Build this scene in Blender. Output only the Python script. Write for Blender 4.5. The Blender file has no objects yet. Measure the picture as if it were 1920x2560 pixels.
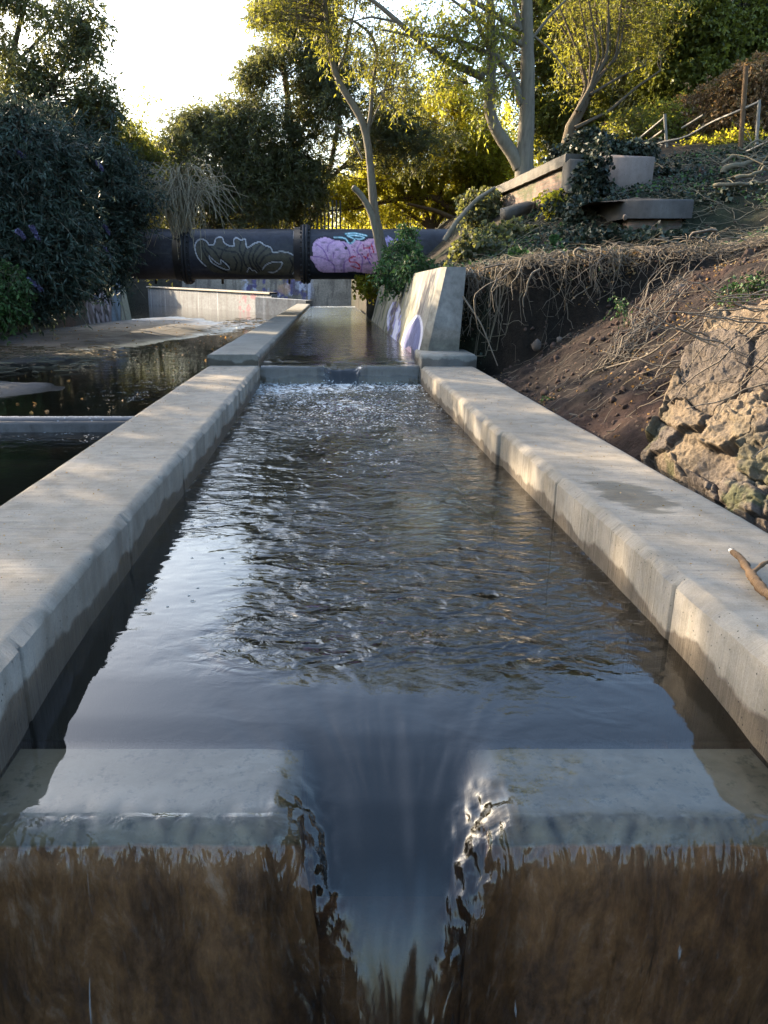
import bpy, math, random
import numpy as np
from mathutils import Vector
R = math.radians
random.seed(7); RNG = np.random.default_rng(11)
SC = bpy.context.scene

# ------------------------------------------------------------------ camera, sky, sun, exposure
CAMZ = 1.35; F = 1900.0; CX = 824.0; CY = 1280.0; TH = math.atan(567.0/1900.0)
cd = bpy.data.cameras.new('camera'); cam = bpy.data.objects.new('camera', cd); SC.collection.objects.link(cam)
cam.location = (0, 0, CAMZ); cam.rotation_euler = (math.pi/2-TH, 0, 0)
cd.sensor_fit = 'VERTICAL'; cd.sensor_height = 36.0; cd.lens = 36.0*F/2560.0
cd.shift_x = (960.0-CX)/2560.0; cd.clip_start = 0.05; cd.clip_end = 1000
SC.camera = cam

SUN_EL = 21.0; SUN_AZ = 52.0           # degrees above horizon, degrees to the left of the view direction (+Y)
w = bpy.data.worlds.new("World"); SC.world = w; w.use_nodes = True
wn = w.node_tree; wn.nodes.clear()
sky = wn.nodes.new('ShaderNodeTexSky'); sky.sky_type = 'NISHITA'; sky.sun_disc = False
sky.sun_elevation = R(SUN_EL); sky.sun_rotation = R(-SUN_AZ); sky.air_density = 1.3; sky.dust_density = 4.0; sky.ozone_density = 3.0
bg = wn.nodes.new('ShaderNodeBackground'); bg.inputs['Strength'].default_value = 0.15
wo = wn.nodes.new('ShaderNodeOutputWorld')
wn.links.new(sky.outputs[0], bg.inputs[0]); wn.links.new(bg.outputs[0], wo.inputs[0])
sl = bpy.data.lights.new('sun', 'SUN'); sl.energy = 3.9; sl.angle = R(0.5); sl.color = (1.0, 0.80, 0.55)
so = bpy.data.objects.new('sun', sl); SC.collection.objects.link(so)
sd = Vector((-math.sin(R(SUN_AZ))*math.cos(R(SUN_EL)), math.cos(R(SUN_AZ))*math.cos(R(SUN_EL)), math.sin(R(SUN_EL))))
so.rotation_euler = sd.to_track_quat('Z', 'Y').to_euler()
SC.view_settings.view_transform = 'Standard'; SC.view_settings.look = 'None'
SC.view_settings.gamma = 1; SC.view_settings.exposure = 2.45; SC.view_settings.use_curve_mapping = False
SC.cycles.max_bounces = 8; SC.cycles.diffuse_bounces = 2; SC.cycles.glossy_bounces = 3
SC.cycles.transparent_max_bounces = 12; SC.cycles.transmission_bounces = 3
SC.cycles.sample_clamp_indirect = 6; SC.cycles.caustics_reflective = False; SC.cycles.caustics_refractive = False
SC.cycles.use_denoising = True

# ------------------------------------------------------------------ maths helpers
c_, s_ = math.cos(TH), math.sin(TH)
def U(px, py, Y):                       # a point of the photo (1920 px wide) at forward distance Y -> world
    a = (CY-py)/F; dz = Y*(a*c_-s_)/(c_+a*s_); dep = Y*c_-dz*s_
    return np.array([(px-CX)/F*dep, Y, CAMZ+dz])
SS = 1920/1659.0
def D(px, py, Y): return U(px*SS, py*SS, Y)
def proj(P):
    P = np.asarray(P, float); dz = P[..., 2]-CAMZ
    dep = np.maximum(P[..., 1]*c_-dz*s_, 1e-3); up = P[..., 1]*s_+dz*c_
    return CX+F*P[..., 0]/dep, CY-F*up/dep
def _h(ix, iy, seed):
    n = (ix.astype(np.int64)*374761393+iy.astype(np.int64)*668265263+seed*1442695041) & 0x7fffffff
    n = ((n ^ (n >> 13))*1274126177) & 0x7fffffff
    return ((n ^ (n >> 16)) & 0xffff)/65535.0
def vn(x, y, seed=0):
    x = np.asarray(x, float); y = np.asarray(y, float)
    ix = np.floor(x); iy = np.floor(y); fx = x-ix; fy = y-iy
    fx = fx*fx*(3-2*fx); fy = fy*fy*(3-2*fy)
    a = _h(ix, iy, seed); b = _h(ix+1, iy, seed); c = _h(ix, iy+1, seed); d = _h(ix+1, iy+1, seed)
    return (a*(1-fx)+b*fx)*(1-fy)+(c*(1-fx)+d*fx)*fy
def fbm(x, y, seed=0, o=4, g=.5):
    t = 0; a = 1; n = 0
    for k in range(o):
        t = t+a*vn(x*2**k+17.3*k, y*2**k-9.1*k, seed+k); n += a; a *= g
    return t/n-0.5
def smooth(a, b, x):
    t = np.clip((np.asarray(x, float)-a)/(b-a), 0, 1); return t*t*(3-2*t)
def interp(x, xs, ys): return np.interp(x, xs, ys)

# ------------------------------------------------------------------ mesh builder
class MB:
    def __init__(s): s.v = []; s.q = []; s.t = []; s.n = 0; s.c = []
    def add(s, v, q=None, t=None, col=None):
        v = np.asarray(v, np.float32).reshape(-1, 3)
        if q is not None and len(q): s.q.append(np.asarray(q, np.int64).reshape(-1, 4)+s.n)
        if t is not None and len(t): s.t.append(np.asarray(t, np.int64).reshape(-1, 3)+s.n)
        s.v.append(v); s.n += len(v)
        if col is not None: s.c.append(np.broadcast_to(np.asarray(col, np.float32), (len(v), 3)))
    def build(s, name, mat, parent=None, smooth_=False):
        v = np.concatenate(s.v) if s.v else np.zeros((0, 3), np.float32)
        q = np.concatenate(s.q) if s.q else np.zeros((0, 4), np.int64)
        t = np.concatenate(s.t) if s.t else np.zeros((0, 3), np.int64)
        me = bpy.data.meshes.new(name); me.vertices.add(len(v)); me.vertices.foreach_set('co', v.ravel())
        li = np.concatenate([q.ravel(), t.ravel()]).astype(np.int32)
        me.loops.add(len(li)); me.loops.foreach_set('vertex_index', li)
        tot = np.concatenate([np.full(len(q), 4), np.full(len(t), 3)]).astype(np.int32)
        st = np.concatenate([[0], np.cumsum(tot)[:-1]]).astype(np.int32) if len(tot) else np.zeros(0, np.int32)
        me.polygons.add(len(tot)); me.polygons.foreach_set('loop_start', st)
        me.polygons.foreach_set('loop_total', tot)
        me.update(calc_edges=True); me.validate(clean_customdata=False)
        if s.c and sum(len(c) for c in s.c) == len(v):
            ca = me.color_attributes.new('Col', 'FLOAT_COLOR', 'POINT')
            ca.data.foreach_set('color', np.concatenate([np.concatenate(s.c), np.ones((len(v), 1), np.float32)], 1).astype(np.float32).ravel())
        if smooth_: me.polygons.foreach_set('use_smooth', np.ones(len(me.polygons), bool))
        me.materials.append(mat)
        o = bpy.data.objects.new(name, me); SC.collection.objects.link(o)
        if parent is not None: o.parent = parent
        return o
def grid_faces(nu, nv, flip=False):
    i = np.arange(nu-1)[:, None]; j = np.arange(nv-1)[None, :]
    a = i*nv+j; q = np.stack([a, a+1, a+nv+1, a+nv], -1).reshape(-1, 4)
    return q[:, ::-1] if flip else q
def sheet(mb, P, flip=False, col=None):  # P[nu,nv,3]
    nu, nv = P.shape[:2]
    mb.add(P.reshape(-1, 3), grid_faces(nu, nv, flip), col=None if col is None else np.asarray(col).reshape(-1, 3))
def box(mb, lo, hi, ch=0.0, j=0.0, col=None):
    lo = np.array(lo, float); hi = np.array(hi, float)
    if ch <= 0:
        V = np.array([[(lo, hi)[i][0], (lo, hi)[k][1], (lo, hi)[l][2]] for i in (0, 1) for k in (0, 1) for l in (0, 1)])
        Q = [[0, 1, 3, 2], [4, 6, 7, 5], [0, 4, 5, 1], [2, 3, 7, 6], [0, 2, 6, 4], [1, 5, 7, 3]]
        if j: V += RNG.normal(0, j, V.shape)
        mb.add(V, Q, col=col); return
    V = []; 
    for z, e in ((lo[2], 0), (hi[2]-ch, 0), (hi[2], ch)):
        for x, y in ((0, 0), (1, 0), (1, 1), (0, 1)):
            V.append([(lo[0]+e, hi[0]-e)[x], (lo[1]+e, hi[1]-e)[y], z])
    Q = [[0, 3, 2, 1], [8, 9, 10, 11]]
    for r in (0, 4):
        for k in range(4): Q.append([r+k, r+(k+1) % 4, r+4+(k+1) % 4, r+4+k])
    V = np.array(V)
    if j: V += RNG.normal(0, j, V.shape)
    mb.add(V, Q, col=col)
def tubes(mb, P, Rad, k=5, col=None):    # P[M,N,3] Rad[M,N]
    P = np.asarray(P, float); Rad = np.asarray(Rad, float)
    if P.ndim == 2: P = P[None]; Rad = Rad[None]
    M, N = P.shape[:2]
    T = np.gradient(P, axis=1); T /= np.linalg.norm(T, axis=2, keepdims=True)+1e-9
    ref = np.tile(np.array([0.31, 0.95, 0.05]), (M, N, 1)); al = np.abs((T*ref).sum(-1)) > .93
    ref[al] = np.array([1, 0, .1])
    A = np.cross(T, ref); A /= np.linalg.norm(A, axis=2, keepdims=True)+1e-9; B = np.cross(T, A)
    th = np.arange(k)*2*math.pi/k
    V = P[:, :, None]+Rad[:, :, None, None]*(A[:, :, None]*np.cos(th)[None, None, :, None]+B[:, :, None]*np.sin(th)[None, None, :, None])
    m = np.arange(M)[:, None, None]*N*k; n = np.arange(N-1)[None, :, None]*k; r = np.arange(k)[None, None, :]
    a = m+n+r; b = m+n+(r+1) % k
    mb.add(V.reshape(-1, 3), np.stack([a, b, b+k, a+k], -1).reshape(-1, 4), col=col)
def resample(pts, n):
    pts = np.asarray(pts, float)
    d = np.concatenate([[0], np.cumsum(np.linalg.norm(np.diff(pts, axis=0), axis=1))]); t = np.linspace(0, d[-1], n)
    # Catmull-like smoothing: dense linear then blur
    P = np.stack([np.interp(t, d, pts[:, i]) for i in range(3)], 1)
    for _ in range(2): P[1:-1] = P[1:-1]*.5+(P[:-2]+P[2:])*.25
    return P
def bark_tube(mb, pts, r0, r1, n=26, k=12, rough=.08, seed=0):
    P = resample(pts, n); r = np.linspace(r0, r1, n)*(1+rough*fbm(np.arange(n)*.6, np.full(n, seed*3.1), seed, 2)*2)
    tubes(mb, P, r, k); return P
def unit(v): return v/(np.linalg.norm(v, axis=-1, keepdims=True)+1e-9)
def leaves(mb, pos, dr, L, W, cup=.15):
    pos = np.asarray(pos, float); M = len(pos); dr = unit(np.asarray(dr, float))
    L = np.broadcast_to(np.asarray(L, float), (M,)); W = np.broadcast_to(np.asarray(W, float), (M,))
    sd_ = unit(np.cross(dr, RNG.normal(0, 1, (M, 3)))); nn = np.cross(dr, sd_)
    a = pos; b = pos+dr*(L*.45)[:, None]+sd_*(W*.5)[:, None]+nn*(W*cup)[:, None]
    c = pos+dr*L[:, None]-nn*(L*.12)[:, None]; d = pos+dr*(L*.45)[:, None]-sd_*(W*.5)[:, None]+nn*(W*cup)[:, None]
    V = np.stack([a, b, c, d], 1).reshape(-1, 3)
    mb.add(V, np.arange(M*4).reshape(-1, 4))
def tag(o, label=None, cat=None, group=None, kind=None):
    if label: o['label'] = label
    if cat: o['category'] = cat
    if group: o['group'] = group
    if kind: o['kind'] = kind
    return o
def empty(name, loc, label, cat, group=None):
    o = bpy.data.objects.new(name, None); o.location = tuple(float(x) for x in loc); o.empty_display_size = .2
    SC.collection.objects.link(o); return tag(o, label, cat, group)
def under(root, mb, name, mat, sm=False):   # a part whose vertices are in world space
    o = mb.build(name, mat, root, sm)
    n = len(o.data.vertices); co = np.empty(n*3, np.float32); o.data.vertices.foreach_get('co', co)
    co = co.reshape(-1, 3)-np.array(root.location, np.float32); o.data.vertices.foreach_set('co', co.ravel()); o.data.update()
    return o

# ------------------------------------------------------------------ materials
def newmat(name):
    m = bpy.data.materials.new(name); m.use_nodes = True; m.node_tree.nodes.clear(); return m, m.node_tree
def nd(nt, typ, ins=None, **props):
    n = nt.nodes.new(typ)
    for k, v in props.items(): setattr(n, k, v)
    for k, v in (ins or {}).items():
        s = n.inputs[k]
        if isinstance(v, bpy.types.NodeSocket): nt.links.new(v, s)
        else: s.default_value = v
    return n
def rgb(c): return (c[0], c[1], c[2], 1)
def noise(nt, vec, scale, detail=4, rough=.55, dist=0):
    return nd(nt, 'ShaderNodeTexNoise', {'Vector': vec, 'Scale': scale, 'Detail': detail, 'Roughness': rough, 'Distortion': dist}).outputs['Fac']
def ramp(nt, fac, stops):
    n = nd(nt, 'ShaderNodeValToRGB', {'Fac': fac}); e = n.color_ramp.elements
    while len(e) < len(stops): e.new(.5)
    for i, (p, c) in enumerate(stops): e[i].position = p; e[i].color = rgb(c) if len(c) == 3 else c
    return n.outputs[0]
def mix(nt, f, a, b, bt='MIX'):
    n = nt.nodes.new('ShaderNodeMix'); n.data_type = 'RGBA'; n.blend_type = bt
    for s, v in ((n.inputs[0], f), (n.inputs[6], a), (n.inputs[7], b)):
        if isinstance(v, bpy.types.NodeSocket): nt.links.new(v, s)
        else: s.default_value = v if not isinstance(v, tuple) else (rgb(v) if len(v) == 3 else v)
    return n.outputs[2]
def mth(nt, op, a, b=0.0, c=0.0, clamp=False):
    n = nt.nodes.new('ShaderNodeMath'); n.operation = op; n.use_clamp = clamp
    for i, v in enumerate((a, b, c)):
        if i >= len(n.inputs): break
        if isinstance(v, bpy.types.NodeSocket): nt.links.new(v, n.inputs[i])
        else: n.inputs[i].default_value = v
    return n.outputs[0]
def objco(nt, scale=(1, 1, 1)):
    g = nd(nt, 'ShaderNodeTexCoord').outputs['Object']
    return nd(nt, 'ShaderNodeMapping', {'Vector': g, 'Scale': scale}).outputs[0]
def worldco(nt, scale=(1, 1, 1)):
    g = nd(nt, 'ShaderNodeNewGeometry').outputs['Position']
    return nd(nt, 'ShaderNodeMapping', {'Vector': g, 'Scale': scale}).outputs[0]
def sep(nt, v): return nd(nt, 'ShaderNodeSeparateXYZ', {0: v}).outputs
def bump(nt, h, strength=.5, dist=.02, normal=None):
    i = {'Height': h, 'Strength': strength, 'Distance': dist}
    if normal is not None: i['Normal'] = normal
    return nd(nt, 'ShaderNodeBump', i).outputs[0]
def finish(nt, col, rough=.85, normal=None, spec=.3, **kw):
    i = {'Base Color': col if isinstance(col, bpy.types.NodeSocket) else rgb(col), 'Roughness': rough, 'Specular IOR Level': spec}
    if normal is not None: i['Normal'] = normal
    i.update(kw)
    b = nd(nt, 'ShaderNodeBsdfPrincipled', i); nd(nt, 'ShaderNodeOutputMaterial', {0: b.outputs[0]}); return b

def leafmat(name, cols, trans=.35, tcol=None, rough=.5, spec=.3):
    m, nt = newmat(name)
    r = nd(nt, 'ShaderNodeNewGeometry').outputs['Random Per Island']
    n = len(cols); col = ramp(nt, r, [(i/(n-1), c) for i, c in enumerate(cols)])
    big = noise(nt, worldco(nt), 1.1, 3)
    col = mix(nt, 1.0, col, ramp(nt, big, [(.3, (.6, .6, .6)), (.7, (1.25, 1.25, 1.2))]), 'MULTIPLY')
    p = nd(nt, 'ShaderNodeBsdfPrincipled', {'Base Color': col, 'Roughness': rough, 'Specular IOR Level': spec})
    tc = mix(nt, .75, col, tcol, 'MIX') if tcol else col
    t = nd(nt, 'ShaderNodeBsdfTranslucent', {0: tc})
    ms = nd(nt, 'ShaderNodeMixShader', {0: trans, 1: p.outputs[0], 2: t.outputs[0]})
    nd(nt, 'ShaderNodeOutputMaterial', {0: ms.outputs[0]}); return m

def concrete(name, base, dark, light, wetline=None, patch=None, pores=True, ridges=False, vcol=False, joint=False):
    m, nt = newmat(name)
    w3 = worldco(nt); big = noise(nt, w3, 1.3, 5, .6); mid = noise(nt, w3, 9, 6, .65); fine = noise(nt, w3, 160, 3, .7)
    col = ramp(nt, big, [(.3, dark), (.52, base), (.75, light)])
    col = mix(nt, .5, col, ramp(nt, mid, [(.3, (.62, .6, .57)), (.5, (1, 1, 1)), (.72, (1.18, 1.16, 1.13))]), 'MULTIPLY')
    spk = noise(nt, worldco(nt), 55, 4, .75); col = mix(nt, ramp(nt, spk, [(.66, (0, 0, 0)), (.72, (.5, .5, .5))]), col, (.08, .075, .065))
    st = noise(nt, worldco(nt, (9, 9, .9)), 1, 4, .6)      # streaks running down
    col = mix(nt, .35, col, ramp(nt, st, [(.35, (.55, .52, .47)), (.55, (1, 1, 1))]), 'MULTIPLY')
    col = mix(nt, .5, col, ramp(nt, fine, [(.3, (.7, .7, .7)), (.7, (1.25, 1.25, 1.25))]), 'MULTIPLY')
    h = mth(nt, 'ADD', mth(nt, 'MULTIPLY', mid, .6), mth(nt, 'MULTIPLY', fine, .25))
    if pores:
        v = nd(nt, 'ShaderNodeTexVoronoi', {'Vector': w3, 'Scale': 38.0}).outputs['Distance']
        gate = noise(nt, w3, 7, 2); 
        hole = mth(nt, 'MULTIPLY', mth(nt, 'LESS_THAN', v, .13), mth(nt, 'GREATER_THAN', gate, .5))
        col = mix(nt, hole, col, (dark[0]*.3, dark[1]*.3, dark[2]*.3))
        h = mth(nt, 'SUBTRACT', h, mth(nt, 'MULTIPLY', hole, .5))
    if ridges:
        rr = noise(nt, worldco(nt, (1.2, 22, 1)), 1, 5, .7, .4)
        rg = noise(nt, w3, 1.7, 2)
        h = mth(nt, 'ADD', h, mth(nt, 'MULTIPLY', mth(nt, 'MULTIPLY', rr, rg), 4.5))
        cr = noise(nt, worldco(nt, (2.2, 30, 1)), 1, 4, .75)
        crk = mth(nt, 'MULTIPLY', mth(nt, 'LESS_THAN', cr, .365), mth(nt, 'GREATER_THAN', rg, .5))
        col = mix(nt, mth(nt, 'MULTIPLY', crk, .7), col, (.12, .11, .1))
    rough = .85
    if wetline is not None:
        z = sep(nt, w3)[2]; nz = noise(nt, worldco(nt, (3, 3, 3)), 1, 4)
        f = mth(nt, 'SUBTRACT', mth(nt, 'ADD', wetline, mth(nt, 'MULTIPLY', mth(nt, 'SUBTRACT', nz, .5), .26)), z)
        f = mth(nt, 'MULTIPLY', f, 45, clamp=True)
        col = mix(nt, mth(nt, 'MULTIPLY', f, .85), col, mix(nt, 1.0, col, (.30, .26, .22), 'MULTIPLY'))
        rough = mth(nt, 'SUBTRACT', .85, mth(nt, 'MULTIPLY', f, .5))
    if patch:
        x, y, z = sep(nt, w3)[:3]
        dx = mth(nt, 'DIVIDE', mth(nt, 'SUBTRACT', x, patch[0]), patch[2]); dy = mth(nt, 'DIVIDE', mth(nt, 'SUBTRACT', mth(nt, 'ADD', y, mth(nt, 'MULTIPLY', x, .35)), patch[1]), patch[3])
        d = mth(nt, 'SQRT', mth(nt, 'ADD', mth(nt, 'MULTIPLY', dx, dx), mth(nt, 'MULTIPLY', dy, dy)))
        d = mth(nt, 'ADD', d, mth(nt, 'MULTIPLY', mth(nt, 'SUBTRACT', noise(nt, worldco(nt, (4, 11, 5)), 1, 7, .75), .5), 2.6))
        f = mth(nt, 'SUBTRACT', 1, mth(nt, 'MULTIPLY', mth(nt, 'SUBTRACT', d, .85), 5, clamp=True), clamp=True)
        col = mix(nt, mth(nt, 'MULTIPLY', f, .8), col, mix(nt, 1.0, col, (.42, .40, .33), 'MULTIPLY'))
        rough = mth(nt, 'SUBTRACT', .85, mth(nt, 'MULTIPLY', f, .45))
    if vcol:
        a = nd(nt, 'ShaderNodeAttribute', attribute_name='Col').outputs['Color']
        a = mix(nt, 1.0, a, (.72, .72, .72), 'MULTIPLY')
        col = mix(nt, 1.0, a, ramp(nt, mid, [(.3, (.6, .6, .6)), (.7, (1.25, 1.25, 1.25))]), 'MULTIPLY')
    finish(nt, col, rough, bump(nt, h, .8, .006)); return m

M = {}
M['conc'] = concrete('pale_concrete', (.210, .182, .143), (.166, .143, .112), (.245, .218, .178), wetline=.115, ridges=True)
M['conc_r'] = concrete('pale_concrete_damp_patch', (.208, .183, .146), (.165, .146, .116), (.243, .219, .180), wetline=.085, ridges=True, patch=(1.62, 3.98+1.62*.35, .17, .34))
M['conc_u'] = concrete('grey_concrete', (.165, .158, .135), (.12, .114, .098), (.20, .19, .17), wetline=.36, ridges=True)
M['conc_old'] = concrete('weathered_concrete', (.092, .082, .068), (.05, .046, .038), (.13, .117, .098))
M['conc_paint'] = concrete('painted_concrete', (.3, .3, .3), (.2, .2, .2), (.4, .4, .4), vcol=True)
M['slab'] = concrete('mossy_slab', (.085, .075, .068), (.045, .042, .038), (.13, .12, .11))
M['block'] = concrete('pinkish_render', (.18, .142, .12), (.11, .10, .09), (.22, .17, .145))

def weirmat():
    m, nt = newmat('stained_weir_concrete'); w3 = worldco(nt)
    mid = noise(nt, w3, 6, 5, .6); fine = noise(nt, w3, 60, 3, .7)
    col = ramp(nt, mid, [(.3, (.17, .135, .08)), (.5, (.25, .20, .125)), (.75, (.31, .26, .18))])
    sp = noise(nt, w3, 22, 5, .7); col = mix(nt, ramp(nt, sp, [(.55, (0, 0, 0)), (.68, (.75, .75, .75))]), col, (.07, .068, .04))
    ox, oy, oz = sep(nt, nd(nt, 'ShaderNodeTexCoord').outputs['Object'])[:3]
    b1 = noise(nt, worldco(nt, (9, 9, 3.4)), 1, 9, .72, .35); b2 = noise(nt, worldco(nt, (40, 40, 24)), 1, 5, .75)
    brown = ramp(nt, b1, [(.30, (.10, .058, .042)), (.45, (.28, .150, .085)), (.57, (.47, .245, .12)), (.70, (.68, .47, .36))])
    brown = mix(nt, .6, brown, ramp(nt, b2, [(.3, (.6, .6, .6)), (.75, (1.35, 1.32, 1.28))]), 'MULTIPLY')
    pk = noise(nt, worldco(nt, (14, 14, 9)), 1, 5, .7, 1.2)
    brown = mix(nt, ramp(nt, pk, [(.63, (0, 0, 0)), (.75, (.6, .6, .6))]), brown, (.22, .16, .13))
    edge = mth(nt, 'ADD', -0.118, mth(nt, 'MULTIPLY', mth(nt, 'SUBTRACT', noise(nt, worldco(nt, (9, 3, 3)), 1, 4), .5), .035))
    f = mth(nt, 'MULTIPLY', mth(nt, 'SUBTRACT', edge, oz), 90, clamp=True)
    col = mix(nt, f, col, brown)
    finish(nt, col, .6, bump(nt, mth(nt, 'ADD', mid, mth(nt, 'MULTIPLY', mth(nt, 'MULTIPLY', b1, f), .8)), .6, .02)); return m
M['weir'] = weirmat()

def watermat(name, ripple=1.0):
    # vertex colour: r = clearness of the water layer, g = ripple strength, b = foam
    m, nt = newmat(name); a = nd(nt, 'ShaderNodeAttribute', attribute_name='Col').outputs['Color']
    s = nd(nt, 'ShaderNodeSeparateColor', {0: a}).outputs; cl, rp, fo = s[0], s[1], s[2]
    wc = worldco(nt)
    n1 = noise(nt, worldco(nt, (3.6, 5.2, 4)), 1, 2, .5, .8); n2 = noise(nt, worldco(nt, (11, 17, 11)), 1, 3, .55, .9)
    n3 = noise(nt, worldco(nt, (48, 80, 40)), 1, 3, .6, .4)
    h = mth(nt, 'ADD', mth(nt, 'ADD', mth(nt, 'MULTIPLY', n1, 2.3), mth(nt, 'MULTIPLY', n2, .62)), mth(nt, 'MULTIPLY', n3, .06))
    h = mth(nt, 'MULTIPLY', mth(nt, 'SUBTRACT', h, 1.49), rp)
    stp = mth(nt, 'SUBTRACT', 1.0, sep(nt, nd(nt, 'ShaderNodeNewGeometry').outputs['Normal'])[2], clamp=True)
    stp = mth(nt, 'MULTIPLY', mth(nt, 'SUBTRACT', stp, .25), 3, clamp=True)
    fn = mth(nt, 'ADD', noise(nt, worldco(nt, (9, 4, 2.6)), 1, 2, .5, 1.6), mth(nt, 'MULTIPLY', noise(nt, worldco(nt, (30, 12, 7)), 1, 2, .5, 1.0), .22))
    h = mth(nt, 'ADD', mth(nt, 'MULTIPLY', h, mth(nt, 'SUBTRACT', 1.0, stp)), mth(nt, 'MULTIPLY', mth(nt, 'MULTIPLY', mth(nt, 'MULTIPLY', mth(nt, 'SUBTRACT', fn, .61), stp), rp), 3.6))
    nrm = bump(nt, h, 1.0, .042*ripple)
    fr = nd(nt, 'ShaderNodeFresnel', {'IOR': 1.5, 'Normal': nrm}).outputs[0]
    tint = mix(nt, cl, (.22, .165, .09), (.96, .94, .89))
    tr = nd(nt, 'ShaderNodeBsdfTransparent', {0: tint})
    gl = nd(nt, 'ShaderNodeBsdfGlossy', {'Color': (1, 1, 1, 1), 'Roughness': mth(nt, 'ADD', .025, mth(nt, 'MULTIPLY', stp, .17)), 'Normal': nrm})
    dif = nd(nt, 'ShaderNodeBsdfDiffuse', {'Color': (.075, .065, .04, 1)})
    body = nd(nt, 'ShaderNodeMixShader', {0: mth(nt, 'MULTIPLY', mth(nt, 'SUBTRACT', 1, cl), .07), 1: tr.outputs[0], 2: dif.outputs[0]})
    wt = nd(nt, 'ShaderNodeMixShader', {0: fr, 1: body.outputs[0], 2: gl.outputs[0]})
    f1 = noise(nt, worldco(nt, (7, 6, 9)), 1, 6, .72, 1.6)
    v = nd(nt, 'ShaderNodeTexVoronoi', {'Vector': worldco(nt, (24, 34, 24)), 'Scale': 1.0, 'Randomness': 1.0}).outputs['Distance']
    spot = mth(nt, 'MULTIPLY', mth(nt, 'SUBTRACT', .34, v), 6, clamp=True)
    fm = mth(nt, 'MULTIPLY', mth(nt, 'SUBTRACT', mth(nt, 'ADD', f1, mth(nt, 'MULTIPLY', fo, .30)), .76), 8, clamp=True)
    sm = mth(nt, 'MULTIPLY', spot, mth(nt, 'MULTIPLY', mth(nt, 'SUBTRACT', mth(nt, 'ADD', noise(nt, wc, 4.5, 3), mth(nt, 'MULTIPLY', fo, .35)), .61), 12, clamp=True))
    sm = mth(nt, 'MULTIPLY', sm, mth(nt, 'MULTIPLY', mth(nt, 'SUBTRACT', fo, .08), 8, clamp=True))
    sk = noise(nt, worldco(nt, (30, 16, 2.6)), 1, 3, .6, .9); sg = noise(nt, worldco(nt, (3.5, 3, 3)), 1, 2)
    sk = mth(nt, 'MULTIPLY', mth(nt, 'MULTIPLY', mth(nt, 'SUBTRACT', mth(nt, 'ADD', sk, mth(nt, 'MULTIPLY', sg, .25)), .84), 14, clamp=True), stp)  # pale streaks painted on steep water, standing in for glints
    ff = mth(nt, 'MULTIPLY', mth(nt, 'MAXIMUM', mth(nt, 'MAXIMUM', fm, sm), mth(nt, 'MULTIPLY', sk, .55)), .85)
    fd = nd(nt, 'ShaderNodeBsdfDiffuse', {'Color': (.50, .51, .50, 1)})
    out = nd(nt, 'ShaderNodeMixShader', {0: ff, 1: wt.outputs[0], 2: fd.outputs[0]})
    nd(nt, 'ShaderNodeOutputMaterial', {0: out.outputs[0]}); return m
M['water'] = watermat('running_water'); M['still'] = watermat('shallow_water', .35)

def soilmat():
    m, nt = newmat('ground_soil'); a = nd(nt, 'ShaderNodeAttribute', attribute_name='Col').outputs['Color']
    w3 = worldco(nt); n1 = noise(nt, w3, 5, 6, .7); n2 = noise(nt, w3, 34, 4, .7)
    col = mix(nt, 1.0, a, ramp(nt, n1, [(.3, (.5, .5, .5)), (.55, (1, 1, 1)), (.75, (1.7, 1.65, 1.6))]), 'MULTIPLY')
    col = mix(nt, .8, col, ramp(nt, n2, [(.3, (.6, .6, .6)), (.6, (1.1, 1.1, 1.1)), (.8, (1.9, 1.8, 1.7))]), 'MULTIPLY')
    finish(nt, col, .95, bump(nt, mth(nt, 'ADD', n1, mth(nt, 'MULTIPLY', n2, .5)), 1, .04), spec=.15); return m
M['soil'] = soilmat()
def mudmat():
    m, nt = newmat('wet_mud'); w3 = worldco(nt); n1 = noise(nt, w3, 1.2, 5, .65); n2 = noise(nt, w3, 12, 5, .7)
    z = sep(nt, w3)[2]
    col = ramp(nt, n1, [(.3, (.016, .014, .013)), (.5, (.045, .041, .038)), (.7, (.10, .096, .092))])
    wet = mth(nt, 'MULTIPLY', mth(nt, 'ADD', z, .17), 14, clamp=True)
    col = mix(nt, wet, (.012, .011, .01), col)
    col = mix(nt, ramp(nt, n2, [(.6, (0, 0, 0)), (.7, (.8, .8, .8))]), col, (.03, .022, .015))
    rough = mth(nt, 'ADD', .3, mth(nt, 'MULTIPLY', wet, .5))
    finish(nt, col, rough, bump(nt, n2, .6, .02)); return m
M['mud'] = mudmat()
def barkmat(name, a, b, sc=18):
    m, nt = newmat(name); n = noise(nt, worldco(nt, (1, 1, .18)), sc, 5, .65); n2 = noise(nt, worldco(nt), 3, 4)
    col = mix(nt, n2, ramp(nt, n, [(.3, a), (.65, b)]), (b[0]*1.1, b[1]*1.15, b[2]*.95))
    finish(nt, col, .9, bump(nt, n, .9, .02), spec=.2); return m
M['bark_grey'] = barkmat('grey_bark', (.05, .042, .036), (.165, .14, .118))
M['bark_dark'] = barkmat('dark_bark', (.035, .025, .02), (.11, .085, .065))
M['bark_warm'] = barkmat('warm_bark', (.04, .024, .017), (.13, .08, .05), 40)
M['dry'] = barkmat('dry_stems', (.045, .036, .028), (.15, .125, .095), 30)
M['root'] = barkmat('pale_roots', (.045, .034, .028), (.15, .12, .10), 30)
M['bramble'] = barkmat('bare_bramble', (.10, .082, .062), (.27, .23, .18), 30)
M['leaf_bud'] = leafmat('buddleia_leaf', [(.018, .030, .023), (.034, .055, .04), (.052, .078, .056), (.08, .10, .08)], .18, spec=.2)
M['leaf_dark'] = leafmat('dark_leaf', [(.052, .062, .036), (.085, .098, .05), (.135, .148, .072)], .40, (.30, .30, .06))
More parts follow.
